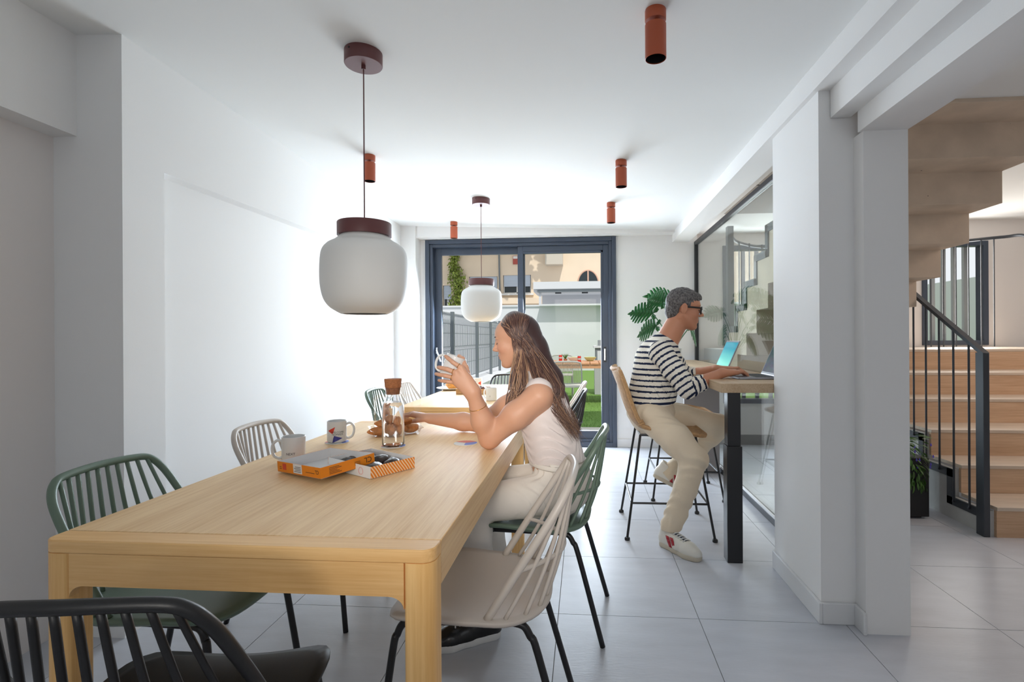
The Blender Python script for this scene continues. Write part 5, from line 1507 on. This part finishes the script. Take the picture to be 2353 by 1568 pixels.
# shoes
def shoe(par, heel, toe, zb, upper_m, sole_m, pitch=0.0, ankle=None, place=None, w=0.044, stripes=None, laces=None, tongue=None, collar_m=None):
    heel, toe = Vector(heel), Vector(toe); d = toe - heel; Ln = d.length; H = Frame((heel.x, heel.y, heel.z), d)
    lo = np.minimum(np.array(heel), np.array(toe)) - 0.075; hi = np.maximum(np.array(heel), np.array(toe)) + 0.075; hi[2] += 0.08
    P = lambda x, y, z: H.p(x*Ln, y, z)
    F = Field(lo, hi, 0.0032)
    F.chain([P(0.12, 0, 0.056), P(0.30, 0, 0.062), P(0.52, 0, 0.050), P(0.72, 0, 0.038), P(0.90, 0, 0.030)], [0.036, 0.037, 0.037, 0.037, 0.028], 0.02)
    F.chain([P(0.10, 0, 0.03), P(0.5, 0, 0.03), P(0.74, 0, 0.028), P(0.88, 0, 0.026)], [0.036, 0.038, 0.043, 0.034], 0.02)
    F.cone(P(0.13, 0, 0.06), P(0.15, 0, 0.105), 0.036, 0.038, 0.02)
    F.cone(P(0.17, 0, 0.085), P(0.17, 0, 0.15), 0.030, 0.034, 0.006, sub=True)
    F.cut(P(0, 0, 0.024), -H.u)
    o = WPx(par, 'shoe', F.mesh('shoe'), upper_m)
    FU = F
    def surf(x, y):                      # height of the upper's surface above the sole plane
        z = 0.14
        while z > 0.02:
            i = np.round((np.array(P(x, y, z)) - FU.lo)/FU.h).astype(int)
            if np.all(i >= 0) and np.all(i < FU.n) and FU.F[tuple(i)] < 0: return z
            z -= 0.0012
        return z
    F = Field(lo, hi, 0.0032)
    F.chain([P(0.13, 0, 0.012), P(0.45, 0, 0.012), P(0.74, 0, 0.012), P(0.87, 0, 0.014)], [0.041, 0.040, 0.048, 0.040], 0.02)
    F.cut(P(0, 0, 0.028), H.u); F.cut(P(0, 0, 0.0), -H.u)
    WPx(o, 'sole', F.mesh('sole'), sole_m, True)
    if laces:
        n_ = 6; vs = []
        for i in range(n_ + 1):
            x = 0.36 + 0.33*i/n_
            for y in (-0.013, 0.0, 0.013): vs.append(tuple(P(x, y, surf(x, y) + 0.0022)))
        fs = [(3*i + k, 3*i + k + 1, 3*i + k + 4, 3*i + k + 3) for i in range(n_) for k in (0, 1)]
        WPx(o, 'tongue', MB().add(vs, fs).mesh('tongue'), tongue or SHADE_NAVY, True)
        for i in range(5):
            x = 0.40 + 0.066*i
            WPx(o, 'lace', MB().tube([P(x - 0.012, -0.023, surf(x - 0.012, -0.023) + 0.002), P(x, -0.010, surf(x, -0.01) + 0.005), P(x + 0.010, 0.010, surf(x + 0.01, 0.01) + 0.005), P(x + 0.022, 0.023, surf(x + 0.022, 0.023) + 0.002)], 0.0042, 6, flat=0.7).mesh('lace'), laces, True)
    if stripes:
        for s in (-1, 1):
            for q in (0.30, 0.41):
                pts = [P(q + 0.10*t_, s*(0.0395 + 0.002*sin(pi*t_)), 0.082 - 0.055*t_) for t_ in (0, 0.3, 0.6, 1.0)]
                m_ = MB()
                for a_, b_ in zip(pts[:-1], pts[1:]):
                    ww = H.f*0.011
                    m_.extrude([a_ - ww, a_ + ww, b_ + ww, b_ - ww], H.l*s*0.004)
                WPx(o, 'stripe', m_.mesh('stripe'), stripes, True)
    return o
SHADE_NAVY = mat('shaded_tongue', lin(52, 58, 76), 0.8)  # tongue coloured dark to stand for the shadows between the laces
def WPx(par, name, me, m, nested=False):
    o = obj(name, me, m, par)
    if not nested: o.location = -par.location
    return o
BLK_SH = mat('black_leather', (0.012, 0.012, 0.013), 0.22); WH_SOLE = mat('white_rubber', (0.72, 0.72, 0.70), 0.6)
shoe(wom, (-0.350, 2.085, 0.0), (-0.590, 1.955, 0.0), 0, BLK_SH, WH_SOLE, laces=WH_SOLE)
shoe(wom, (-0.360, 2.400, 0.0), (-0.625, 2.360, 0.0), 0, BLK_SH, WH_SOLE, laces=WH_SOLE)
# hair: inner mass plus strands
HAIR = bpy.data.materials.new('brown_hair'); HAIR.use_nodes = True
nt = HAIR.node_tree; b_ = nt.nodes['Principled BSDF']
ga = nt.nodes.new('ShaderNodeAttribute'); ga.attribute_name = 'tone'
rp = nt.nodes.new('ShaderNodeValToRGB'); rp.color_ramp.elements[0].color = lin(52, 36, 38); rp.color_ramp.elements[1].color = lin(176, 138, 108)
e_ = rp.color_ramp.elements.new(0.5); e_.color = lin(98, 70, 62)
nt.links.new(ga.outputs['Fac'], rp.inputs[0]); nt.links.new(rp.outputs[0], b_.inputs['Base Color'])
b_.inputs['Roughness'].default_value = 0.38; b_.inputs['Specular IOR Level'].default_value = 0.45
F = Field((-0.42, 2.06, 0.78), (0.08, 2.44, 1.36), 0.0034)
q = HW.p
F.ell(q(-0.028, 0, 0.034), np.array((0.090, 0.074, 0.084))*0.90, 0.0, HW.M)
F.chain([q(-0.06, 0, 0.02), q(-0.085, 0, -0.06), (-0.135, 2.25, 1.03), (-0.095, 2.25, 0.93), (-0.050, 2.25, 0.83)], [0.056, 0.050, 0.036, 0.020, 0.006], 0.04, flat=(0, 1, 0), fs=1.0)
F.cone(q(0.13, 0, -0.045), q(0.058, 0, -0.02), 0.076*0.9, 0.074*0.9, 0.012, sub=True)     # keep the face clear
F.cone(q(0.11, 0, 0.028), q(0.078, 0, 0.035), 0.062*0.9, 0.060*0.9, 0.012, sub=True)
me = F.mesh('hair'); add_attr(me, 'tone', 0.08 + 0.2*np.clip((1.05 - F.co[:, 2])/0.3, 0, 1))
hair = WP('hair', me, HAIR)
sm = MB(); tones = []
r_ = random.Random(21)
def strand(pts, r, tone):
    n0 = len(sm.v); pp = catmull(pts, 4); n = len(pp)
    sm.tube(pp, [r*(0.6 + 0.5*sin(pi*min(1, 0.1 + i/n)))*(1 - 0.75*(i/(n - 1))**3) for i in range(n)], 5, flat=0.55)
    for i in range(len(sm.v) - n0): tones.append(min(1, max(0, tone + 0.32*((i//5)/n)**1.5)))
for i in range(1150):
    s = r_.choice((-1, 1)); fx = r_.uniform(-0.085, 0.056); j = r_.gauss
    tone = min(0.9, max(0.0, 0.30 + j(0, 0.24)))
    a0 = q(fx, s*0.003, 0.134 - 8.5*(fx + 0.015)**2)
    a1 = q(fx - 0.016, s*(0.060 + r_.uniform(0, 0.004)), 0.106 - 6.0*(fx + 0.02)**2)
    back = r_.random() < 0.62 or fx < -0.03
    sy = -s if HW.l.y < 0 else s
    side = -1 if q(0, s, 0).y < 2.25 else 1
    a2 = q(min(fx*0.6 - 0.022, 0.0), s*(0.083 + r_.uniform(0, 0.009)), 0.03 + j(0, 0.008))
    if back:
        a3 = q(-0.030 - r_.uniform(0, 0.07), s*(0.086 - r_.uniform(0, 0.05)), -0.05)
        yb = 2.25 + side*r_.uniform(0.0, 0.135)
        a4 = (-0.170 + r_.uniform(-0.03, 0.075), yb, 1.01)
        a5 = (-0.105 + r_.uniform(-0.03, 0.035) - 0.02*abs(yb - 2.25)/0.12, 2.25 + (yb - 2.25)*1.05, 0.92)
        zl = r_.uniform(0.77, 0.88)
        a6 = (-0.055 + (0.84 - zl)*0.45 + j(0, 0.012), 2.25 + (yb - 2.25)*1.0 + j(0, 0.012), zl)
        strand([a0, a1, a2, a3, a4, a5, a6], 0.0030, tone)
    else:
        a3 = q(-0.008 + r_.uniform(-0.03, 0.012), s*(0.083), -0.055)
        yb = 2.25 + side*r_.uniform(0.075, 0.125)
        a4 = (-0.262 + r_.uniform(-0.05, 0.03), yb, 1.02)
        a5 = (-0.285 + r_.uniform(-0.045, 0.03), yb + side*0.008, 0.93)
        zl = r_.uniform(0.80, 0.90)
        a6 = (-0.30 + r_.uniform(-0.05, 0.03), yb + side*r_.uniform(-0.02, 0.01), zl)
        strand([a0, a1, a2, a3, a4, a5, a6], 0.0030, tone + 0.15)
me = sm.mesh('strands'); add_attr(me, 'tone', tones)
o = WP('strands', me, HAIR, hair); o['kind'] = 'stuff'
LASH = mat('dark_brown_brow', lin(64, 42, 36), 0.7)
def brows(put, H, m, th=1.0):
    for s in (-1, 1):
        put('eyebrow', MB().tube(catmull([H.p(0.0905, s*0.014, 0.0245), H.p(0.0885, s*0.032, 0.0300), H.p(0.0745, s*0.049, 0.0250)], 4), [0.0010*th, 0.0024*th, 0.0026*th, 0.0026*th, 0.0024*th, 0.0021*th, 0.0018*th, 0.0014*th, 0.0006*th], 6).mesh('eyebrow'), m)
        put('eyelashes', MB().tube(catmull([H.p(0.0845, s*0.0205, -0.002), H.p(0.0895, s*0.031, -0.0055), H.p(0.081, s*0.0445, -0.002)], 4), 0.0011, 6).mesh('eyelashes'), m)
brows(WP, HW, LASH)
GOLD = mat('gold', lin(206, 160, 84), 0.25, metal=1.0)
def ring_on(a, b, t, r, par, name, rr=0.0013):
    a, b = Vector(a), Vector(b); d = (b - a).normalized(); c = a.lerp(b, t); n = d.orthogonal().normalized(); w = d.cross(n)
    WP(name, MB().tube([c + (n*cos(x) + w*sin(x))*r for x in [2*pi*k/28 for k in range(28)]], rr, 6, closed=True).mesh(name), GOLD, None)
ring_on(fw[0][0], fw[0][1], 0.35, 0.0108, body, 'ring'); ring_on(fw[1][0], fw[1][1], 0.35, 0.011, body, 'ring'); ring_on(fw[2][0], fw[2][1], 0.30, 0.0105, body, 'ring')
ring_on((-0.418, 2.105, 0.865), W1, 0.50, 0.0375, body, 'bracelet', 0.0012)

# ================================================================== man
HM = Frame((0.634, 3.335, 1.383), (0.985, -0.03, -0.13), sc=1.0)
man = thing('person', 'man in a striped navy and white sweater typing on a laptop at the bar counter', 'person', (0.42, 3.35, 0.0))
def MP(name, me, m, par=None):
    o = obj(name, me, m, par or man); o.location = (-0.42, -3.35, 0) if par is None else (0, 0, 0); return o
F = Field((0.26, 2.98, 0.62), (1.06, 3.74, 1.53), 0.0034)
F.ell((0.42, 3.35, 0.76), (0.12, 0.16, 0.12), 0.0)
F.cone((0.43, 3.35, 0.80), (0.455, 3.35, 1.03), 0.150, 0.155, 0.03, flat=(1, 0, 0), fs=0.78)
F.cone((0.465, 3.19, 1.125), (0.545, 3.50, 1.125), 0.055, 0.055, 0.06)
F.cone(HM.p(-0.022, 0, -0.06), (0.512, 3.35, 1.15), 0.064, 0.074, 0.03)
head(F, HM, True)
RS, RE, RW_ = (0.465, 3.165, 1.115), (0.600, 3.075, 0.905), (0.808, 3.130, 0.988)
LS, LE, LW_ = (0.550, 3.520, 1.115), (0.685, 3.590, 0.930), (0.855, 3.440, 0.993)
for S_, E_, W_ in ((RS, RE, RW_), (LS, LE, LW_)):
    F.chain([S_, E_], [0.055, 0.043], 0.03); F.chain([E_, tuple(np.array(E_)*0.62 + np.array(W_)*0.38), W_], [0.042, 0.040, 0.028], 0.02)
def typing_hand(W, fwd, side):
    W = Vector(W); f = Vector(fwd).normalized(); sd = Vector(side).normalized(); up = Vector((0, 0, 1))
    for i in range(4):
        off = (1.5 - i)*0.021
        kp = W + f*0.088 + sd*off + up*(0.012 - 0.003*abs(i - 1.3))
        F.cone(W + sd*off*0.45, kp, 0.0195, 0.0130, 0.016)
        ln = (0.040, 0.044, 0.041, 0.033)[i]
        finger(F, [kp, kp + f*ln + up*0.004, kp + f*(ln + 0.024) + up*-0.012, kp + f*(ln + 0.032) + up*-0.026], 0.0100 if i < 3 else 0.009, 0.0078)
    finger(F, [W + f*0.012 + sd*0.016, W + f*0.045 + sd*0.043 + up*-0.003, W + f*0.078 + sd*0.050 + up*-0.010, W + f*0.100 + sd*0.046 + up*-0.014], 0.0135, 0.009, 0.008)
typing_hand(RW_, (0.97, 0.18, -0.02), (-0.15, 1, 0))
typing_hand(LW_, (0.95, -0.25, -0.03), (-0.2, -1, 0))
me = F.mesh('body'); face_attrs(me, F.co, HM, True)
MSKIN = skin_mat('man_skin', lin(198, 138, 108), lin(168, 94, 84), lin(58, 44, 40))
MP('body', me, MSKIN)
# striped sweater
STR = bpy.data.materials.new('striped_knit'); STR.use_nodes = True
nt = STR.node_tree; b_ = nt.nodes['Principled BSDF']; b_.inputs['Roughness'].default_value = 0.9; b_.inputs['Specular IOR Level'].default_value = 0.15
ga = nt.nodes.new('ShaderNodeAttribute'); ga.attribute_name = 'along'
m1 = nt.nodes.new('ShaderNodeMath'); m1.operation = 'MULTIPLY'; m1.inputs[1].default_value = 1/0.0345
m2 = nt.nodes.new('ShaderNodeMath'); m2.operation = 'FRACT'; nt.links.new(ga.outputs['Fac'], m1.inputs[0]); nt.links.new(m1.outputs[0], m2.inputs[0])
rp = nt.nodes.new('ShaderNodeValToRGB'); rp.color_ramp.interpolation = 'CONSTANT'; rp.color_ramp.elements[0].color = lin(34, 42, 66); rp.color_ramp.elements[1].color = lin(232, 226, 214); rp.color_ramp.elements[1].position = 0.35
nt.links.new(m2.outputs[0], rp.inputs[0]); nt.links.new(rp.outputs[0], b_.inputs['Base Color'])
F = Field((0.24, 2.96, 0.70), (0.86, 3.76, 1.26), 0.0036).track()
F.cone((0.42, 3.35, 0.76), (0.455, 3.35, 1.03), 0.172, 0.170, 0.03, flat=(1, 0, 0), fs=0.80)
F.cone((0.430, 3.35, 0.80), (0.46, 3.35, 0.95), 0.165, 0.165, 0.03, flat=(1, 0, 0), fs=0.86)
F.cone((0.465, 3.19, 1.125), (0.545, 3.50, 1.125), 0.066, 0.066, 0.06)
F.ell((0.500, 3.37, 1.04), (0.125, 0.155, 0.125), 0.05)
F.cone((0.500, 3.35, 1.13), (0.515, 3.35, 1.175), 0.080, 0.076, 0.03)
for S_, E_, W_ in ((RS, RE, RW_), (LS, LE, LW_)):
    S_, E_, W_ = map(np.array, (S_, E_, W_)); cu = E_ + (W_ - E_)*0.45; dv = (W_ - E_)
    F.chain([S_, (S_ + E_)/2 + np.array((-0.006, 0, 0.004)), E_], [0.067, 0.063, 0.057], 0.02, pv0=0.0)
    F.cone(E_, E_ + dv*0.8, 0.056, 0.045, 0.018, cuts=[(cu, dv)], pv=(0.26,))
    F.ripple(np.minimum(E_, S_) - 0.09, np.maximum(E_, S_) + 0.09, lambda X, Y, Z: 0.0055*np.sin(X*58 - Z*84 + 5*np.sin(Y*36))*np.exp(-((Z - E_[2] - 0.05)/0.06)**2))
F.cut((0.42, 3.35, 0.772), (0.15, 0, -1))
F.cone((0.545, 3.35, 1.215), (0.525, 3.35, 1.175), 0.078, 0.066, 0.006, sub=True)
F.ripple((0.24, 2.96, 0.70), (0.86, 3.76, 1.0), lambda X, Y, Z: 0.0060*np.sin(Z*70 + X*40 + 7*np.sin(Y*22 + X*14))*np.exp(-((Z - 0.88)/0.06)**2))
MP('sweater', F.mesh('sweater'), STR)
# trousers
KH = cloth_mat('stone_chino', lin(222, 206, 182), 0.15, 70)
F = Field((0.24, 2.92, 0.05), (1.04, 3.70, 0.86), 0.004)
F.ell((0.42, 3.35, 0.735), (0.150, 0.185, 0.105), 0.0)
F.cone((0.42, 3.35, 0.74), (0.425, 3.35, 0.84), 0.168, 0.165, 0.02, flat=(1, 0, 0), fs=0.82)
F.chain([(0.41, 3.235, 0.715), (0.54, 3.10, 0.60), (0.628, 3.035, 0.500)], [0.100, 0.090, 0.074], 0.02)
F.chain([(0.628, 3.035, 0.500), (0.575, 3.03, 0.33), (0.492, 3.022, 0.11)], [0.076, 0.066, 0.060], 0.015)
F.chain([(0.41, 3.45, 0.715), (0.66, 3.50, 0.66), (0.895, 3.53, 0.615)], [0.100, 0.088, 0.074], 0.02)
F.chain([(0.895, 3.53, 0.610), (0.74, 3.52, 0.45), (0.545, 3.50, 0.285)], [0.074, 0.064, 0.056], 0.015)
F.cut((0.42, 3.35, 0.815), (-0.1, 0, 1))
F.cut((0.49, 3.02, 0.115), (-0.25, 0, -1)) if False else None
F.ripple((0.24, 2.92, 0.05), (1.04, 3.70, 0.86), lambda X, Y, Z: 0.0055*np.sin(Z*62 + X*30 + 5*np.sin(Y*26 + Z*11))*(np.exp(-((Z - 0.50)/0.07)**2) + np.exp(-((Z - 0.19)/0.10)**2)*0.9 + 0.6*np.exp(-((Z - 0.72)/0.06)**2)))
sl, (X, Y, Z) = F.reg((0.3, 2.92, 0.05), (0.62, 3.25, 0.2)); F.F[sl] = np.maximum(F.F[sl], (0.100 - Z) + 0*X + 0*Y)
a_, d_ = np.array((0.535, 3.50, 0.277)), np.array((-0.76, -0.08, -0.64)); sl, (X, Y, Z) = F.reg((0.42, 3.40, 0.15), (0.66, 3.6, 0.42)); F.F[sl] = np.maximum(F.F[sl], (X - a_[0])*d_[0] + (Y - a_[1])*d_[1] + (Z - a_[2])*d_[2])
mt_ = MP('trousers', F.mesh('trousers'), KH)
MP('waistband', MB().tube([(0.42 + 0.136*cos(a), 3.35 + 0.166*sin(a), 0.800 - 0.012*cos(a)) for a in [2*pi*k/40 for k in range(40)]], 0.012, 6, closed=True, flat=0.3).mesh('waistband'), KH, mt_)
WSH = mat('white_leather', lin(222, 218, 208), 0.45, bump=0.06, bump_scale=60); GSOLE = mat('beige_rubber', lin(196, 186, 168), 0.7); REDL = mat('red_leather', lin(176, 38, 48), 0.45)
SOCK = mat('navy_sock', lin(36, 42, 60), 0.9)
shoe(man, (0.445, 3.060, 0.0), (0.612, 2.825, 0.0), 0, WSH, GSOLE, stripes=REDL, laces=WH_SOLE)
shoe(man, (0.455, 3.515, 0.275), (0.725, 3.465, 0.150), 0, WSH, GSOLE, stripes=REDL, laces=WH_SOLE)
MP('sock', MB().tube([(0.478, 3.018, 0.05), (0.480, 3.020, 0.125)], [0.034, 0.036], 16).mesh('sock'), SOCK)
MP('sock', MB().tube([(0.495, 3.505, 0.300), (0.56, 3.50, 0.31)], [0.034, 0.036], 16).mesh('sock'), SOCK)
# short grey hair
GH = bpy.data.materials.new('grey_hair'); GH.use_nodes = True
nt = GH.node_tree; b_ = nt.nodes['Principled BSDF']; b_.inputs['Roughness'].default_value = 0.6
tc = nt.nodes.new('ShaderNodeTexCoord'); n_ = nt.nodes.new('ShaderNodeTexNoise'); n_.inputs['Scale'].default_value = 95; n_.inputs['Detail'].default_value = 3; nt.links.new(tc.outputs['Object'], n_.inputs['Vector'])
rp = nt.nodes.new('ShaderNodeValToRGB'); rp.color_ramp.elements[0].position = 0.30; rp.color_ramp.elements[1].position = 0.80; rp.color_ramp.elements[0].color = lin(44, 41, 42); rp.color_ramp.elements[1].color = lin(132, 126, 124)
nt.links.new(n_.outputs['Fac'], rp.inputs[0]); nt.links.new(rp.outputs[0], b_.inputs['Base Color'])
bp = nt.nodes.new('ShaderNodeBump'); bp.inputs['Strength'].default_value = 0.9; bp.inputs['Distance'].default_value = 0.006; nt.links.new(n_.outputs['Fac'], bp.inputs['Height']); nt.links.new(bp.outputs['Normal'], b_.inputs['Normal'])
F = Field((0.48, 3.21, 1.24), (0.80, 3.46, 1.55), 0.003)
q = HM.p
F.ell(q(-0.018, 0, 0.040), (0.104, 0.081, 0.094), 0.0, HM.M)
F.ell(q(0.045, 0, 0.075), (0.055, 0.058, 0.036), 0.02, HM.M)
F.ell(q(-0.065, 0, -0.035), (0.050, 0.060, 0.050), 0.03, HM.M)
F.cone(q(0.16, 0, -0.03), q(0.088, 0, -0.02), 0.085, 0.086, 0.008, sub=True)         # face
F.cone(q(0.0, -0.12, -0.075), q(0.0, 0.12, -0.075), 0.052, 0.052, 0.006, sub=True)  # below the ears
F.cone(q(-0.008, -0.12, -0.012), q(-0.008, 0.12, -0.012), 0.031, 0.031, 0.006, sub=True)  # ears
F.cut(q(0, 0, -0.075), -HM.u)
F.ripple((0.48, 3.21, 1.24), (0.80, 3.46, 1.55), lambda X, Y, Z: 0.0022*np.sin(X*210 + 3*np.sin(Y*90))*np.sin(Y*170 + Z*60))
MP('hair', F.mesh('hair'), GH)
brows(MP, HM, mat('grey_brow', lin(60, 52, 50), 0.7), 1.3)
# glasses
gl = MP('glasses', MB().tube([q(0.106, -0.013, 0.006), q(0.111, 0, 0.010), q(0.106, 0.013, 0.006)], 0.003, 8).mesh('glasses'), BLACKP)
for s in (-1, 1):
    rim = [q(0.104 - 0.010*((y/0.024)+0.6)**2*0.5, s*(0.037 + y), z) for y, z in rrect(-0.024, 0.024, -0.019, 0.018, 0.010, 4)]
    MP('rim', MB().tube(rim, 0.0045, 8, closed=True).mesh('rim'), BLACKP, gl)
    MP('lens', MB().add(rim, [tuple(range(len(rim)))]).mesh('lens'), GLASS, gl)
    MP('temple', MB().tube([q(0.092, s*0.062, 0.012), q(0.04, s*0.075, 0.010), q(-0.015, s*0.079, 0.006), q(-0.030, s*0.079, -0.010)], 0.0050, 8, flat=0.6).mesh('temple'), BLACKP, gl)
